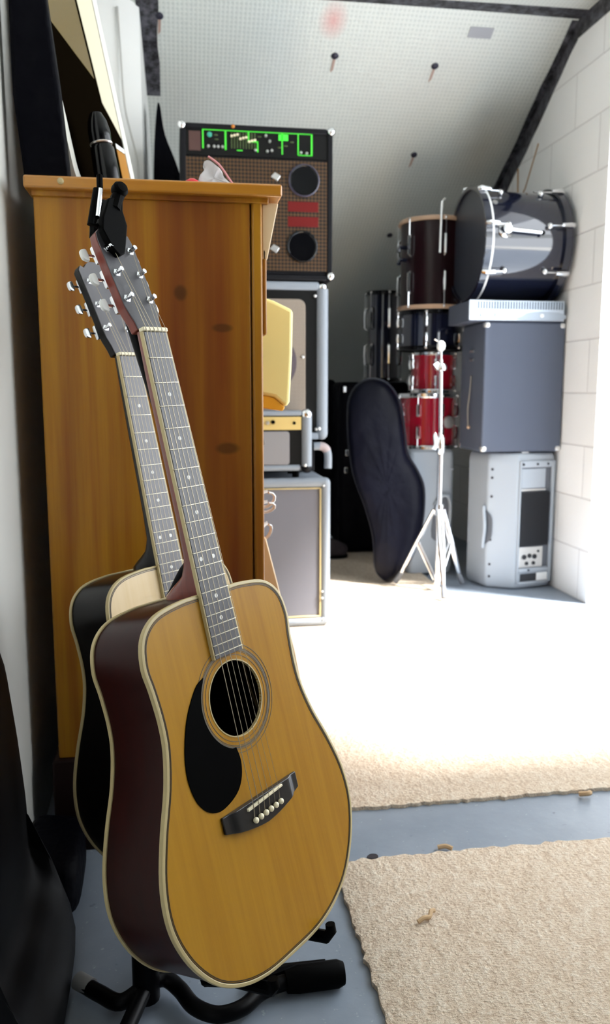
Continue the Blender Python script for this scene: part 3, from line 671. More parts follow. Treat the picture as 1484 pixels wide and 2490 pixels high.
for (x, z) in ((x1 - .03, z1 - .03), (x1 - .034, .155), (x1 - .034, .128), (x1 - .03, z0 + .03)): MB().ball((x, y0 - .001, z), .005, 8).build('corner_screw', M['silver'], lc)
for x in (x0 + .05, x1 - .05):
    for y in (y0 + .06, y1 - .06): MB().lathe([(.018, 0), (.02, .013)], 12, Matrix.Translation((x, y, .0122 - .0002))).build('foot', M['rubber'], lc)
# slim amp head between lower cabinet and middle cabinet
ah = thing('amp_head', 'slim amplifier head under the middle speaker cabinet, its rounded end showing', 'amplifier', (.38, 3.56, .612))
MB().box(.10, .585, 3.43, 3.72, .613, .738).build('chassis', M['btolex'], ah, .006)
pts = spline3([(.58, 3.425, .718), (.612, 3.422, .718), (.632, 3.42, .706), (.640, 3.42, .68), (.640, 3.42, .625)], 5)
MB().tube(pts, .0165, 12).build('rounded_end', M['tolex'], ah)
MB().tube(pts[4:13], .0175, 12).build('end_sleeve', mat('pinkish grey', (.42, .34, .34), .5), ah)
MB().box(.30, .57, 3.45, 3.47, .612, .64).build('paper', M['white'], ah)
# middle cabinet
mc = thing('speaker_cabinet', 'speaker cabinet with beige grille cloth in the middle of the left stack', 'speaker', (.34, 3.6, .742))
x0, x1, z0, z1, y0, y1 = .035, .641, .742, 1.394, 3.42, 3.76
MB().box(x0 + .01, x1 - .01, y0 + .03, y1, z0 + .004, z1 - .002).build('body', M['tolex'], mc, .012, seg=3)
MB().tube([(x1 - .024, y0 + .022, z0 + .03), (x1 - .024, y0 + .022, z1 - .03)], .025, 16).build('edge_roll', M['tolex'], mc)
MB().tube([(x0 + .024, y0 + .022, z0 + .03), (x0 + .024, y0 + .022, z1 - .03)], .025, 16).build('edge_roll', M['tolex'], mc)
MB().box(x0 + .03, x1 - .04, y0 + .004, y0 + .04, z1 - .036, z1 - .002).build('top_rail', M['tolex'], mc, .008, seg=3)
MB().box(x0 + .03, x1 - .04, y0 + .004, y0 + .04, z0 + .004, z0 + .034).build('bottom_rail', M['tolex'], mc, .008, seg=3)
MB().box(x0 + .04, x1 - .046, y0 + .014, y0 + .035, z0 + .034, z1 - .036).build('baffle', M['panelblk'], mc)
MB().prism(rrect(.10, .545, .80, 1.322, .03), y0 + .005, y0 + .014, XZ).build('grille_cloth', M['beigecloth'], mc, .003)
MB().lathe([(.132, -.001), (.132, .0012), (.0001, .0012)], 48, RX((.375, y0 + .005, 1.066), '-Y')).build('speaker_cone', M['darkcloth'], mc)
for (x, z) in ((.533, 1.088), (.585, 1.335), (.590, .79)): MB().ball((x, y0 + .004, z), .007, 10).build('screw', M['silver'], mc)
for z in (z0 + .028, z1 - .022): corner(mc, x1 - .024, y0 + .022, z, .0255 if z < 1 else .021, 'chrome' if z > 1 else 'tolex', 'corner_cap')
MB().ball((x1 - .04, y0 - .002, z0 + .05), .008, 8).build('corner_screw', M['silver'], mc)
# bass combo with lit green panel
bc = thing('bass_amplifier', 'black bass combo amplifier with glowing green control panel on top of the left stack', 'amplifier', (.35, 3.6, 1.396))
x0, x1, z0, z1, y0, y1 = .048, .655, 1.396, 1.985, 3.42, 3.78
mb = frame_box(x0, x1, y0, y1, z0, z1, .022, .012, None, bc); mb.build('shell', M['btolex'], bc, .005)
MB().box(.070, .632, y0 + .006, y0 + .013, 1.868, 1.962).build('control_panel', M['panelblk'], bc)
MB().box(.082, .128, y0 + .004, y0 + .007, 1.883, 1.955).build('switch_plate', mat('brown plate', (.07, .03, .025), .5), bc)
pn = y0 + .0045
def gl(a, b, c, d): MB().box(a, b, pn - .0012, pn + .002, c, d).build('panel_line', M['grngl'], bc)
for q in ((.134, .573, 1.9605, 1.964), (.134, .140, 1.892, 1.964), (.222, .229, 1.890, 1.964), (.313, .319, 1.926, 1.964), (.313, .355, 1.922, 1.927), (.350, .355, 1.886, 1.927), (.448, .453, 1.882, 1.96), (.512, .517, 1.882, 1.96), (.566, .573, 1.880, 1.964), (.515, .573, 1.880, 1.883), (.270, .292, 1.888, 1.892)): gl(*q)
MB().box(.436, .474, pn - .0012, pn + .002, 1.934, 1.957).build('display', mat('bright green display', (.05, .6, .04), .4, emit=((.05, 1, .05), .6)), bc)
for i in range(9):
    MB().box(.247 + .0115 * i, .252 + .0115 * i, pn - .001, pn + .002, 1.897, 1.957).build('slider_slot', mat('dark green slot', (.05, .08, .02), .5) if i == 0 else bpy.data.materials['dark green slot'], bc)
    MB().box(.245 + .0115 * i, .254 + .0115 * i, pn - .008, pn + .001, 1.938 - .003 * i + .006 * ((i * 7) % 3), 1.945 - .003 * i + .006 * ((i * 7) % 3)).build('slider_cap', M['bone'], bc)
for (x, z) in ((.158, 1.899), (.180, 1.899), (.196, 1.899), (.213, 1.899), (.343, 1.892), (.390, 1.890), (.408, 1.893), (.525, 1.890), (.548, 1.888), (.385, 1.948), (.40, 1.928)):
    MB().lathe([(.006, 0), (.006, .008), (.004, .011), (.0001, .011)], 12, RX((x, pn, z), '-Y')).build('control_knob', M['silver'], bc)
MB().lathe([(.010, 0), (.010, .004), (.0001, .006)], 16, RX((.163, pn, 1.944), '-Y')).build('jack_lamp', mat('teal lamp', (.05, .35, .25), .3), bc)
for (x, z) in ((.188, 1.944), (.19, 1.928), (.36, 1.945), (.465, 1.915), (.49, 1.93), (.44, 1.908)): MB().ball((x, pn + .001, z), .006, 8, sc_=(1.4, .3, .5)).build('legend', bpy.data.materials['dark green slot'], bc)
MB().box(.066, .634, y0 + .004, y0 + .013, 1.432, 1.862).build('grille', M['perf'], bc, .002)
for (x, z, r) in ((.538, 1.785, .062), (.530, 1.529, .062)):
    MB().lathe([(r, 0), (r, .007), (r - .004, .009), (r - .008, .005), (.0001, .004)], 40, RX((x, y0 + .005, z), '-Y')).build('port', M['gloss'], bc)
    MB().lathe([(r + .001, 0), (r + .001, .0078), (r - .003, .0098), (r - .003, 0)], 40, RX((x, y0 + .0045, z), '-Y'), closed=True).build('port_rim', mat('dark violet rim', (.05, .045, .08), .3) if z > 1.7 else M['gloss'], bc)
for (a, b) in ((1.664, 1.704), (1.606, 1.646)): MB().box(.472, .597, y0 + .0025, y0 + .006, a, b).build('red_panel', M['redlab'], bc, .002)
for (x, z) in ((.424, 1.795), (.418, 1.517)): MB().prism([(x - .020, z), (x - .004, z + .018), (x + .02, z + .004), (x + .006, z - .016)], y0 - .001, y0 + .006, XZ).build('grille_clip', M['silver'], bc, .002)
for x in (x0 + .008, x1 - .006):
    for z in (z0 + .014, z1 - .008):
        corner(bc, x, y0 + .008, z + (.005 if z < 1.5 else 0), .0175, 'chrome', 'corner_cap')
MB().box(.635, .6395, y0 + .001, y0 + .012, 1.44, 1.86).build('edge_strip', M['silver'], bc, .001)
MB().ball((.255, y0 + .002, 1.978), .008, 10).build('badge', M['orange'], bc)
MB().lathe([(.007, 0), (.007, .008), (.0001, .010)], 10, Matrix.Translation((.315, y0 + .03, z1 - .001))).build('handle_screw', M['silver'], bc)
# small practice combo on the lower cabinet
pc = thing('practice_amplifier', 'small grey practice amplifier with gold control panel on the lower speaker cabinet', 'amplifier', (.35, 3.27, .612))
x0, x1, z0, z1, y0, y1 = .145, .531, .640, .872, 3.165, 3.405
MB().box(x0 + .006, x1 - .006, y0 + .02, y1, z0, z1 - .002).build('body', M['tolex'], pc, .012, seg=3)
for x in (x0 + .021, x1 - .021): MB().tube([(x, y0 + .018, z0 + .016), (x, y0 + .018, z1 - .016)], .021, 16).build('edge_roll', M['tolex'], pc)
MB().box(x0 + .03, x1 - .042, y0 + .002, y0 + .04, z1 - .018, z1 - .001).build('top_rail', M['tolex'], pc, .006, seg=3)
MB().tube([(x0 + .03, y0 + .012, z0 + .012), (x1 - .05, y0 + .012, z0 + .012)], .012, 12).build('bottom_rail', M['tolex'], pc)
MB().box(x0 + .04, x1 - .042, y0 + .010, y0 + .03, z0 + .02, z1 - .018).build('baffle', M['panelblk'], pc)
MB().box(x0 + .04, x1 - .044, y0 + .004, y0 + .012, .800, .850).build('control_panel', M['gold'], pc, .001)
for i in range(7): MB().lathe([(.008, 0), (.007, .010), (.0001, .011)], 12, RX((.245 + .022 * i, y0 + .004, .830 - .003 * (i % 2)), '-Y')).build('control_knob', M['silver'] if i % 3 else M['rubber'], pc)
MB().lathe([(.006, 0), (.006, .003), (.0001, .004)], 12, RX((.46, y0 + .004, .826), '-Y')).build('jack', M['rubber'], pc)
MB().prism(rrect(x0 + .045, x1 - .090, z0 + .024, .794, .012), y0 + .003, y0 + .011, XZ).build('grille_cloth', M['lgreycloth'], pc, .002)
MB().prism([(.322, .745), (.334, .765), (.345, .757), (.343, .742), (.33, .735)], y0 + .0, y0 + .005, XZ).build('grille_badge', M['silver'], pc)
corner(pc, x1 - .021, y0 + .018, z1 - .014, .0235, 'chrome', 'corner_cap'); corner(pc, x1 - .021, y0 + .018, z0 + .012, .0225, 'btolex', 'corner_cap')
MB().ball((x1 - .03, y0 - .003, z0 + .022), .007, 8).build('corner_screw', M['silver'], pc)
for x in (x0 + .05, x1 - .06):
    for y in (y0 + .05, y1 - .05): MB().lathe([(.014, 0), (.014, .0285)], 12, Matrix.Translation((x, y, .6115))).build('foot', M['rubber'], pc)
# dark soft bag standing behind the stack
mb = MB(); mb.prism(spline([(-.06, .012), (-.062, .9), (-.07, 1.6), (-.062, 1.95), (-.045, 2.16), (-.030, 2.185), (-.010, 2.06), (.05, 1.9), (.12, 1.6), (.15, .9), (.15, .012)], 4), 3.86, 4.0, XZ)
tag(mb.build('gig_bag', M['nylon'], None, .02, seg=3), 'tall black gig bag standing upright behind the bass amplifier, its narrow neck pointing up', 'gig bag')

# ------------------------------------------------------------------ right stack
p1 = thing('pa_speaker', 'grey plastic stage speaker seen from its amplifier back, on the floor by the right wall', 'speaker', (1.62, 3.85, 0))
plan = [(1.440, 3.885), (1.474, 3.722), (1.598, 3.655), (1.800, 3.700), (1.805, 3.95), (1.66, 4.05), (1.50, 4.0)]
sm = lambda k_: [(1.63 + (p[0] - 1.63) * k_, 3.84 + (p[1] - 3.84) * k_) for p in plan]
mb = MB(); lv = [(.94, .004), (.985, .02), (1, .06), (1, .60), (.985, .64), (.93, .658)]; n = len(plan); vs = []
for k_, z in lv: vs += [(*p, z) for p in sm(k_)]
fs = [(a * n + i, a * n + (i + 1) % n, (a + 1) * n + (i + 1) % n, (a + 1) * n + i) for a in range(len(lv) - 1) for i in range(n)] + [tuple(range(n - 1, -1, -1)), tuple((len(lv) - 1) * n + i for i in range(n))]
mb.add(vs, fs); mb.build('cabinet_shell', M['greyplas'], p1, .008, seg=3)
A = V((1.598, 3.655, 0)); Bq = V((1.800, 3.700, 0)); ex = (Bq - A).normalized(); ny = V((ex.y, -ex.x, 0))
rp = lambda p, q, t_: A + ex * p + V((0, 0, q)) + ny * t_
Wd = (Bq - A).length
mb = MB()
for q in ((.004, .014, .03, .622), (Wd - .022, Wd - .004, .03, .622), (.014, Wd - .022, .590, .622), (.014, Wd - .022, .085, .105), (.014, Wd - .022, .026, .038)): mb.prism([(q[0], q[2]), (q[1], q[2]), (q[1], q[3]), (q[0], q[3])], -.004, .010, rp)
mb.build('back_frame', M['greyplas'], p1, .003)
q = lambda nm, a, b, c, d, t0, t1, m, bv=.002: MB().prism([(a, c), (b, c), (b, d), (a, d)], t0, t1, rp).build(nm, m, p1, bv)
q('back_panel', .014, Wd - .022, .105, .590, -.003, .002, M['greydark'])
q('blank_plate', .016, Wd - .055, .492, .585, .0, .006, M['greyplas'])
q('printed_strip', .018, Wd - .05, .478, .488, .0, .005, M['silver'])
q('connector_plate', .016, Wd - .055, .108, .208, .0, .006, M['silver'])
for (a, z, r) in ((.045, .16, .012), (.075, .165, .011), (.105, .16, .012), (.06, .128, .009), (.10, .128, .009), (.125, .185, .006)):
    MB().lathe([(r, 0), (r, .004), (r * .6, .004), (r * .5, .001), (.0001, .001)], 14, along(rp(a, z, .006), ny)).build('connector', M['finblack'], p1)
mb = MB(); q('heat_sink_base', .016, Wd - .034, .212, .474, .0, .004, M['finblack'])
for i in range(24):
    a = .018 + i * (Wd - .055) / 23; MB().prism([(a, .214), (a + .0028, .214), (a + .0028, .472), (a, .472)], .003, .016, rp).build('heat_sink_fin', M['finblack'], p1)
q('slot', .03, Wd - .085, .040, .076, .0, .004, M['finblack']); q('slot_lip', Wd - .085, Wd - .022, .040, .078, .0, .007, M['white'])
for a, z in ((.02, .606), (.10, .606), (.16, .606), (.07, .095)): MB().lathe([(.006, 0), (.006, .003), (.0001, .003)], 10, along(rp(a, z, .010), ny)).build('screw', M['finblack'], p1)
q('top_catch', .03, .07, .648, .664, -.05, -.02, M['white'])
# chamfer face: screws, side face: handle
B0 = V((1.474, 3.722, 0)); e2 = (A - B0).normalized(); n2 = V((e2.y, -e2.x, 0))
for z in (.62, .54, .45, .34, .24, .12, .06): MB().lathe([(.0065, -.002), (.0065, .0015), (.0001, .0015)], 10, along(B0 + e2 * .02 + V((0, 0, z if z < .6 else .58)) + n2 * .0005, n2)).build('screw', M['finblack'], p1)
hc = B0 + V((0, 0, .30))
pts = spline([(-.022, -.075), (.006, -.075), (.026, -.05), (.03, 0), (.026, .05), (.006, .075), (-.022, .075)], 3)
MB().prism(pts, .001, .004, lambda p, z, t_: hc + (e2 * max(p, 0) + (V((1.44, 3.885, 0)) - B0).normalized() * max(-p, 0)) + V((0, 0, z)) + n2 * t_ + V((-.003, -.001, 0))).build('handle_recess', M['greydark'], p1)
MB().tube(spline3([hc + V((-.012, .012, -.10)), hc + V((-.014, .004, -.07)), hc + V((-.012, -.004, 0)), hc + V((-.014, .004, .07)), hc + V((-.012, .012, .10))], 5), .009, 10).build('handle', M['greyplas'], p1)
# second grey speaker behind the cymbal stand
p2 = thing('pa_speaker', 'grey plastic stage speaker under the red drums, behind the cymbal stand', 'speaker', (1.30, 4.2, 0))
plan = rrect(1.175, 1.415, 4.03, 4.40, .03, 4); mb = MB(); lv = [(.95, .013), (1, .05), (1, .615), (.98, .64), (.9, .652)]; vs = []; n = len(plan)
for k_, z in lv: vs += [(1.30 + (p[0] - 1.30) * k_, 4.21 + (p[1] - 4.21) * k_, z) for p in plan]
fs = [(a * n + i, a * n + (i + 1) % n, (a + 1) * n + (i + 1) % n, (a + 1) * n + i) for a in range(len(lv) - 1) for i in range(n)] + [tuple(range(n - 1, -1, -1)), tuple((len(lv) - 1) * n + i for i in range(n))]
mb.add(vs, fs).build('cabinet_shell', M['greyplas'], p2)
MB().prism(spline([(1.30, .20), (1.385, .20), (1.395, .30), (1.385, .40), (1.36, .425), (1.32, .40)], 4), 4.026, 4.031, XZ).build('handle_recess', M['greydark'], p2)
MB().tube(spline3([(1.31, 4.025, .37), (1.345, 4.012, .415), (1.375, 4.012, .415), (1.392, 4.02, .37), (1.393, 4.025, .27)], 5), .009, 10).build('handle', M['greyplas'], p2)
MB().box(1.31, 1.41, 4.024, 4.03, .55, .556).build('moulding_line', M['greyplas'], p2)
# black speaker cabinet with metal corners
bk = thing('speaker_cabinet', 'large plain black speaker cabinet with metal corners, on the grey stage speaker', 'speaker', (1.6, 3.86, .665))
x0, x1, y0, y1, z0, z1 = 1.415, 1.808, 3.668, 3.975, .6655, 1.262
MB().box(x0, x1, y0, y1, z0, z1).build('body', M['bcarpet'], bk, .008, seg=3)
for x in (x0, x1):
    for y in (y0, y1):
        for z in (z0, z1):
            s_ = lambda a, b: (min(a, b), max(a, b)); dx = .03 if x == x0 else -.03; dy = .03 if y == y0 else -.03; dz = .03 if z == z0 else -.03; e_ = .0025
            sg = lambda v_: -e_ if v_ > 0 else e_
            X = s_(x + sg(dx), x + dx); Y = s_(y + sg(dy), y + dy); Z = s_(z + sg(dz) * .4, z + dz)
            MB().box(X[0], X[1], Y[0], Y[1], Z[0], Z[1]).build('corner', M['silver'], bk, .012, seg=3)
for z in (1.135, 1.095): MB().tube([(x0 - .003, 3.80, z), (x0 - .003, 3.835, z)], .006, 8).build('socket', M['silver'], bk)
MB().tube(spline3([(x0 - .004, 3.82, 1.02), (x0 - .008, 3.82, .95), (x0 - .012, 3.83, .86), (x0 - .008, 3.83, .78)], 5), .003, 6).build('cord', mat('grey cord', (.3, .28, .26), .5), bk)
MB().ball((x0 - .006, 3.83, .775), .009, 8).build('cord_plug', M['goldrim'], bk)
# rack amplifier
ra = thing('rack_amplifier', 'silver fronted rack amplifier lying between the black cabinet and the bass drum', 'amplifier', (1.56, 3.8, 1.264))
MB().box(1.345, 1.80, 3.668, 3.98, 1.2645, 1.358).build('chassis', M['bcarpet'], ra, .003)
MB().box(1.333, 1.792, 3.655, 3.668, 1.268, 1.357).build('front_panel', M['ampsil'], ra, .003)
MB().box(1.365, 1.785, 3.651, 3.656, 1.318, 1.352).build('vent_strip', M['slat'], ra)
for x in (1.395, 1.465): MB().lathe([(.011, 0), (.010, .010), (.0001, .011)], 14, RX((x, 3.655, 1.293), '-Y')).build('control_knob', M['ampsil'], ra)
MB().prism(spline([(1.56, 1.275), (1.59, 1.29), (1.62, 1.305), (1.70, 1.308), (1.785, 1.300), (1.785, 1.272), (1.62, 1.270)], 3), 3.651, 3.657, XZ).build('swoosh_panel', mat('grey blue panel', (.36, .42, .50), .4, .2), ra)
MB().lathe([(.009, 0), (.009, .006), (.0001, .007)], 12, RX((1.68, 3.652, 1.290), '-Y')).build('power_button', M['white'], ra)
# drums
def lug(parent, c, n, L, ax, m='chrome', w=.009):
    """lug body standing off the shell at c with outward n, long along ax"""
    n = V(n).normalized(); ax = V(ax).normalized(); c = V(c)
    return MB().tube([c - ax * L, c - ax * L * .8 + n * .012, c + n * .015, c + ax * L * .8 + n * .012, c + ax * L], [w * .5, w, w * .9, w, w * .5], 8).build('lug', M[m], parent)
def drum(name, label, c, r, z0, z1, shell, hoop, heads=('whead', 'whead'), nlug=8, a0=0., split=True, group=None, rim=.014):
    d = thing(name, label, 'drum', (c[0], c[1], z0), group); T_ = Matrix.Translation((c[0], c[1], 0))
    MB().lathe([(r, z0 + .012), (r, z1 - .012)], 48, T_).build('shell', shell, d)
    for z, s_ in ((z0, 1), (z1, -1)):
        prof = [(r + .002, z + s_ * .0), (r + .010, z + s_ * .0), (r + .011, z + s_ * rim), (r + .016, z + s_ * (rim + .003)), (r + .015, z + s_ * (rim + .007)), (r + .002, z + s_ * (rim + .006))]
        MB().lathe(prof, 48, T_, closed=True).build('hoop', hoop, d)
        MB().lathe([(r + .003, z + s_ * .008), (r, z + s_ * .010), (.0001, z + s_ * .010)], 48, T_).build('drum_head', M[heads[0 if s_ > 0 else 1]], d)
    H_ = z1 - z0
    for i in range(nlug):
        a = a0 + 2 * PI * i / nlug; n = V((math.cos(a), math.sin(a), 0)); p = V((c[0], c[1], 0)) + n * (r + .002)
        zs = ((z0 + H_ * .30, H_ * .12), (z0 + H_ * .70, H_ * .12)) if split else ((z0 + H_ * .5, H_ * .2),)
        for zc, L in zs: lug(d, p + V((0, 0, zc)), n, L, (0, 0, 1))
        for za, zb in ((z0 + .010, z0 + H_ * .25), (z0 + H_ * .75, z1 - .010)): MB().tube([p + n * .014 + V((0, 0, za)), p + n * .014 + V((0, 0, zb))], .0028, 6).build('tension_rod', M['chrome'], d)
        for z in (z0 + .012, z1 - .012): MB().ball(tuple(p + n * .012 + V((0, 0, z))), .008, 8).build('rod_claw', M['chrome'], d)
    return d
DX, DY = 1.30, 4.20
lowred = drum('red_drum', 'red drum with chrome hoops, lower of the two stacked red drums', (DX + .015, DY), .148, .652, .935, M['drumred'], M['chrome'], nlug=8, a0=.2)
MB().tube([(DX - .135, DY - .04, .79), (DX - .17, DY - .055, .80), (DX - .20, DY - .065, .80)], .010, 10).build('mount_bracket', M['chrome'], lowred)
MB().lathe([(.018, 0), (.02, .006), (.02, .03), (.014, .036), (.0001, .036)], 14, along((DX - .155, DY - .05, .772), (-.3, -1, .2))).build('mount_block', M['chrome'], lowred)
MB().ball((DX - .205, DY - .07, .795), .017, 12).build('wing_nut', M['chrome'], lowred)
MB().lathe([(.03, 0), (.032, .012), (.026, .02), (.0001, .022)], 18, RX((DX + .085, DY - .128, .79), '-Y')).build('badge', M['silver'], lowred)
upred = drum('red_drum', 'smaller red drum with chrome hoops, upper of the two stacked red drums', (DX + .04, DY), .112, .937, 1.150, M['drumred'], M['chrome'], nlug=6, a0=.35)
drum('black_drum', 'black drum between the upper red drum and the dark wine floor tom', (DX + .025, DY), .165, 1.153, 1.352, M['drumblk'], M['gloss'], heads=('head', 'head'), nlug=6, a0=.1)
ft = drum('floor_tom', 'dark wine red floor tom with cream hoops, behind the black bass drum', (DX + .03, DY), .165, 1.354, 1.80, M['drumwine'], M['goldrim'], nlug=6, a0=.55)
for z in (1.66, 1.60): MB().tube([(DX - .128, DY - .05, z), (DX - .165, DY - .065, z), (DX - .172, DY - .07, z - .025)], .011, 10).build('mount_bracket', M['drumblk'], ft)
MB().tube([(DX + .01, DY - .175, 1.62), (DX + .01, DY - .185, 1.86), (DX + .03, DY - .17, 1.875)], .007, 8).build('leg_rod', M['chrome'], ft)
td = drum('tall_drum', 'tall slim black drum with chrome lugs at the far back left of the drums', (1.225, 4.80), .092, 1.003, 1.52, M['drumblk'], M['gloss'], heads=('head', 'head'), nlug=6, a0=.6, split=True)
MB().ball((1.29, 4.72, 1.50), .022, 10).build('wing_nut', M['chrome'], td)
# bass drum lying on the rack amplifier, axis across the room
bdz, bdy, r = 1.6245, 3.855, .245
bd = thing('bass_drum', 'glossy black bass drum lying on the silver rack amplifier by the right wall', 'drum', (1.58, bdy, 1.359))
TX = RX((0, bdy, bdz), 'X')
MB().lathe([(r, 1.405), (r, 1.765)], 72, TX).build('shell', M['drumblk'], bd)
for (xa, xb, nm) in ((1.378, 1.415, 'l'), (1.755, 1.790, 'r')):
    MB().lathe([(r + .004, xa), (r + .019, xa), (r + .020, xb), (r + .004, xb)], 72, TX, closed=True).build('hoop', M['drumblk'], bd)
    MB().lathe([(r + .0185, xb - .007), (r + .0208, xb - .007), (r + .0208, xb + .001), (r + .0185, xb + .001)], 72, TX, closed=True).build('hoop_inlay', M['white'] if nm == 'l' else M['drumblk'], bd)
MB().lathe([(r + .006, 1.396), (r + .002, 1.392), (.0001, 1.390)], 72, TX).build('drum_head', M['head'], bd)
MB().lathe([(r + .006, 1.772), (r + .002, 1.776), (.0001, 1.778)], 72, TX).build('drum_head', M['head'], bd)
for i in range(8):
    a = math.radians(12 + 45 * i); n = V((0, -math.cos(a), math.sin(a))); c = V((0, bdy, bdz)) + n * (r + .003)
    if i in (6,): continue
    for xh, sx in ((1.392, 1), (1.776, -1)):
        MB().tube([c + V((xh - sx * .014, 0, 0)) + n * .020, c + V((xh, 0, 0)) + n * .026, c + V((xh + sx * .045, 0, 0)) + n * .024], [.010, .013, .009], 8).build('claw_hook', M['chrome'], bd)
        MB().tube([c + V((xh + sx * .02, 0, 0)) + n * .018, c + V((xh + sx * .095, 0, 0)) + n * .016], .0035, 8).build('tension_rod', M['chrome'], bd)
        MB().ball(tuple(c + V((xh + sx * .095, 0, 0)) + n * .008), .015, 10).build('lug', M['chrome'], bd)
a = math.radians(7); n = V((0, -math.cos(a), math.sin(a))); c = V((1.475, bdy, bdz)) + n * (r)
MB().lathe([(.034, 0), (.033, .006), (.024, .014), (.020, .030), (.0001, .033)], 24, along(c, n)).build('spur_bracket', M['chrome'], bd)
MB().tube([c + n * .022, c + n * .024 + V((.16, 0, -.012)), ], .0085, 12).build('spur', M['chrome'], bd)
MB().ball(tuple(c + n * .024 + V((.165, 0, -.0125))), .011, 10).build('spur_tip', M['rubber'], bd)
# air-hole badge
MB().lathe([(.012, 0), (.012, .003), (.0001, .0035)], 14, along(V((1.445, bdy, bdz)) + V((0, -math.cos(.72), math.sin(.72))) * r, (0, -math.cos(.72), math.sin(.72)))).build('badge', M['silver'], bd)

# ------------------------------------------------------------------ cymbal stand
cy = thing('cymbal_stand', 'chrome cymbal stand with folded tripod legs in front of the red drums', 'stand', (1.215, 3.66, 0))
PX, PY = 1.215, 3.66
MB().tube([(PX, PY, .055), (PX, PY, .70)], .0125, 14).build('lower_tube', M['chrome'], cy)
MB().tube([(PX - .002, PY, .68), (PX - .008, PY, 1.09)], .0095, 12).build('upper_tube', M['chrome'], cy)
MB().tube([(PX - .008, PY, 1.085), (PX - .010, PY, 1.165)], .005, 8).build('tilter_rod', M['chrome'], cy)
MB().tube([(PX, PY, .66), (PX, PY, .67), (PX, PY, .735), (PX, PY, .745)], [.014, .020, .019, .012], 14).build('height_collar', M['chrome'], cy)
MB().prism(spline([(PX - .05, .685), (PX - .036, .705), (PX - .04, .745), (PX - .028, .76), (PX - .016, .72), (PX - .02, .69)], 3), PY - .012, PY - .002, XZ).build('wing_nut', M['chrome'], cy, .002)
MB().lathe([(.010, -.02), (.026, -.012), (.028, .0), (.022, .014), (.010, .022)], 14, Matrix.Translation((PX - .007, PY, 1.055))).build('tilter_clamp', M['chrome'], cy)
MB().prism([(PX - .05, 1.068), (PX - .03, 1.08), (PX - .012, 1.065), (PX - .015, 1.045), (PX - .03, 1.045)], PY - .015, PY - .007, XZ).build('tilter_lever', M['chrome'], cy, .002)
MB().ball((PX - .010, PY, 1.150), .020, 12, sc_=(1, 1, 1.25)).build('felt_sleeve', M['white'], cy)
MB().tube([(PX - .028, PY - .005, 1.172), (PX - .042, PY - .006, 1.180)], .003, 6).build('wing_bolt', M['chrome'], cy)
MB().tube([(PX, PY, .375), (PX, PY, .425)], .022, 14).build('leg_collar', M['chrome'], cy)
MB().tube([(PX, PY, .04), (PX, PY, .09)], .016, 12).build('brace_collar', M['chrome'], cy)
for i, (fx, fy) in enumerate(((1.058, 3.80), (1.372, 3.775), (1.185, 3.478))):
    d = V((fx - PX, fy - PY, 0)); u = d.normalized(); sd = V((-u.y, u.x, 0)) * .008
    top = V((PX, PY, .40)) + u * .024
    ft_ = V((fx, fy, .042 if fx < 1.255 else .033)); mid = top.lerp(ft_, .45)
    leg = MB().tube([top + sd, mid + sd, ft_], [.0075, .009, .008], 8); leg.tube([top - sd, mid - sd, ft_], [.0075, .009, .008], 8); leg.build('leg', M['chrome'], cy)
    br2 = MB().tube([V((PX, PY, .065)) + u * .014 + sd, mid + sd], .006, 8); br2.tube([V((PX, PY, .065)) + u * .014 - sd, mid - sd], .006, 8); br2.build('brace', M['chrome'], cy)
    MB().tube([ft_ - d * .10 + V((0, 0, .035)), ft_, ft_ + u * .012 + V((0, 0, -.016))], [.011, .014, .013], 12).build('rubber_foot', mat('grey rubber', (.12, .13, .15), .6) if i == 0 else bpy.data.materials['grey rubber'], cy)

# ------------------------------------------------------------------ black bags between the stacks
o1 = spline([(1.045, .022), (1.115, .078), (1.175, .19), (1.208, .32), (1.214, .47), (1.18, .56), (1.13, .645), (1.115, .76), (1.09, .90), (1.02, .99), (.92, 1.0), (.845, .92), (.835, .75), (.86, .55), (.92, .38), (.956, .24), (.966, .09), (1.0, .034)], 4)
gb = thing('gig_bag', 'black padded gig bag with rounded lower end, leaning in front of the drum pile', 'gig bag', (1.06, 3.93, .012))
gfun = lambda p, q, t_: (p + .38 * (t_ - 3.865), t_ + .08 * q, q)
MB().puffy(o1, 3.80, 3.93, gfun, lump=.0015).build('bag_body', mat('black padded nylon', (.0012, .0014, .005), .42, spec=.10, bump=(9, .35, .02)), gb, ang=70)
MB().tube([gfun(p[0], p[1], 3.865) for p in o1], .007, 8, closed=True).build('lit_zip_edge', mat('zip with painted light', (.012, .014, .025), .4), gb)  # zip edge coloured lighter to imitate the window-lit side of the bag
hc_ = thing('hard_case', 'upright black case standing at the back between amplifiers and drums', 'case', (1.10, 4.8, .013))
MB().box(.935, 1.34, 4.62, 4.92, .0125, 1.0).build('case_body', M['nylon'], hc_, .03, seg=4)
for (x, z) in ((.96, .96), (1.02, .74), (.975, .60), (.97, .5)): MB().box(x - .009, x + .009, 4.612, 4.622, z - .02, z + .015).build('latch', M['chrome'], hc_, .003)
mb = MB(); mb.puffy(spline([(.80, .03), (.87, .018), (.93, .03), (1.0, .13), (1.02, .5), (1.0, .95), (.94, 1.02), (.86, 1.0), (.80, .9), (.775, .5), (.775, .14)], 4), 4.95, 5.15, XZ)
tag(mb.build('gig_bag', M['nylon'], None, ang=60), 'black gig bag at the very back, right beside the grey amplifier stack', 'gig bag')
sh = thing('shoe', 'dark trainer shoe on the carpet just right of the amplifier stack', 'shoe', (.93, 4.55, .012))
so = spline([(.80, 4.50), (.86, 4.46), (.94, 4.47), (.962, 4.52), (.94, 4.56), (.86, 4.575), (.80, 4.57)], 4)
MB().prism(so, .0125, .03).build('sole', M['rubber'], sh, .004)
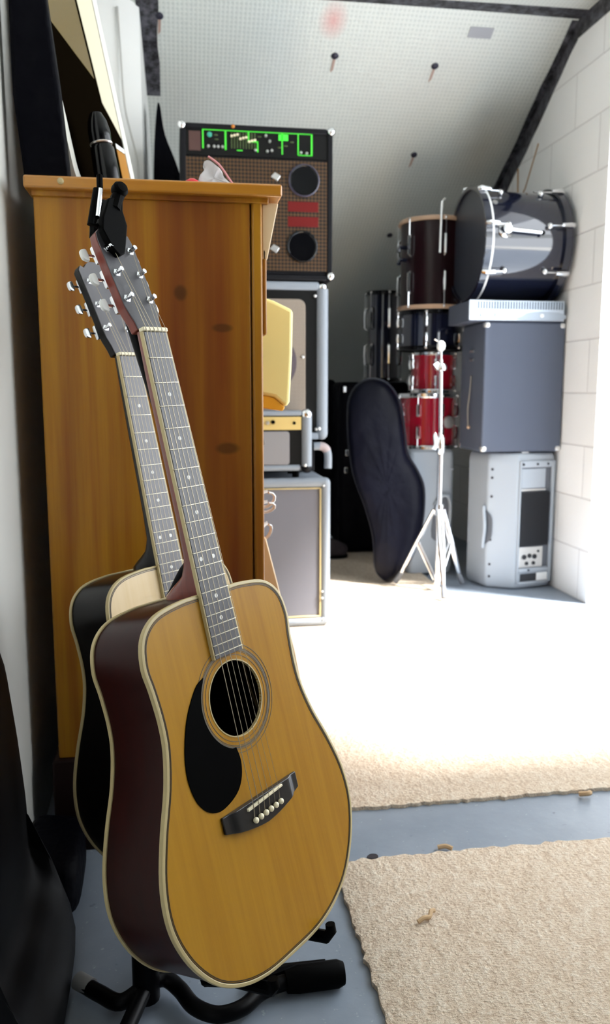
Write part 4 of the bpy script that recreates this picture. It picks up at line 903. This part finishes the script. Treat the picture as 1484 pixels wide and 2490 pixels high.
MB().puffy(so, .025, .10, lambda p, q, t_: (p, q, t_ * (1.25 - 4.2 * max(0, p - .86)) if t_ > .05 else t_), lump=.003).build('upper', M['shoe'], sh, ang=70)
MB().lathe([(.034, 0), (.036, .03), (.030, .035), (.026, .01)], 16, Matrix.Translation((.835, 4.535, .098)) @ Matrix.Diagonal((1.2, .9, 1, 1))).build('cuff', M['shoegrey'], sh)

# ------------------------------------------------------------------ outside ground, light, camera
struct(MB().box(4.6, 14, -8, 12, -.12, -.02).build('ground', M['outside']))
tag(MB().box(XR + .2, XR + 1.9, -2.6, 1.02, 2.50, 2.56).build('sun_blocker', M['plaster']), 'flat canopy added unseen outside to keep sun off the near part of the opening', 'blocker', kind='structure')  # unseen slab added only to trim the sun patch on the floor
w = bpy.data.worlds.new('sky'); sc.world = w; w.use_nodes = True
bg = w.node_tree.nodes['Background']; bg.inputs[0].default_value = (.90, .95, 1.0, 1); bg.inputs[1].default_value = 6.0
sun = bpy.data.lights.new('sun', 'SUN'); sun.energy = 30; sun.angle = math.radians(9); sun.color = (1, .98, .95)
so_ = bpy.data.objects.new('sun', sun); COL.objects.link(so_); el = math.radians(53)
so_.rotation_euler = V((-.84 * math.cos(el), .54 * math.cos(el), -math.sin(el))).to_track_quat('-Z', 'Y').to_euler(); so_.location = (6, -2, 6)
pt = bpy.data.lights.new('opening_portal', 'AREA'); pt.shape = 'RECTANGLE'; pt.size = OY1 - OY0; pt.size_y = OZ; pt.cycles.is_portal = True
po = bpy.data.objects.new('opening_portal', pt); COL.objects.link(po); po.location = (XR + .1, (OY0 + OY1) / 2, OZ / 2); po.rotation_euler = V((-1, 0, 0)).to_track_quat('-Z', 'Z').to_euler()

cam = bpy.data.cameras.new('camera'); co = bpy.data.objects.new('camera', cam); COL.objects.link(co); sc.camera = co
cam.sensor_fit = 'VERTICAL'; cam.sensor_height = 24.9; cam.sensor_width = 14.84; cam.lens = 20.0; cam.clip_start = .05
th = math.radians(9); p_ = math.atan(295 / 2000)
fwd = V((math.sin(th) * math.cos(p_), math.cos(th) * math.cos(p_), -math.sin(p_)))
co.location = (0, 0, .95); co.rotation_euler = fwd.to_track_quat('-Z', 'Y').to_euler()
cam.dof.use_dof = True; cam.dof.focus_distance = 1.12; cam.dof.aperture_fstop = 4.5
sc.view_settings.view_transform = 'Standard'; sc.view_settings.look = 'None'; sc.view_settings.gamma = 1; sc.view_settings.use_curve_mapping = False
sc.view_settings.exposure = 0.0
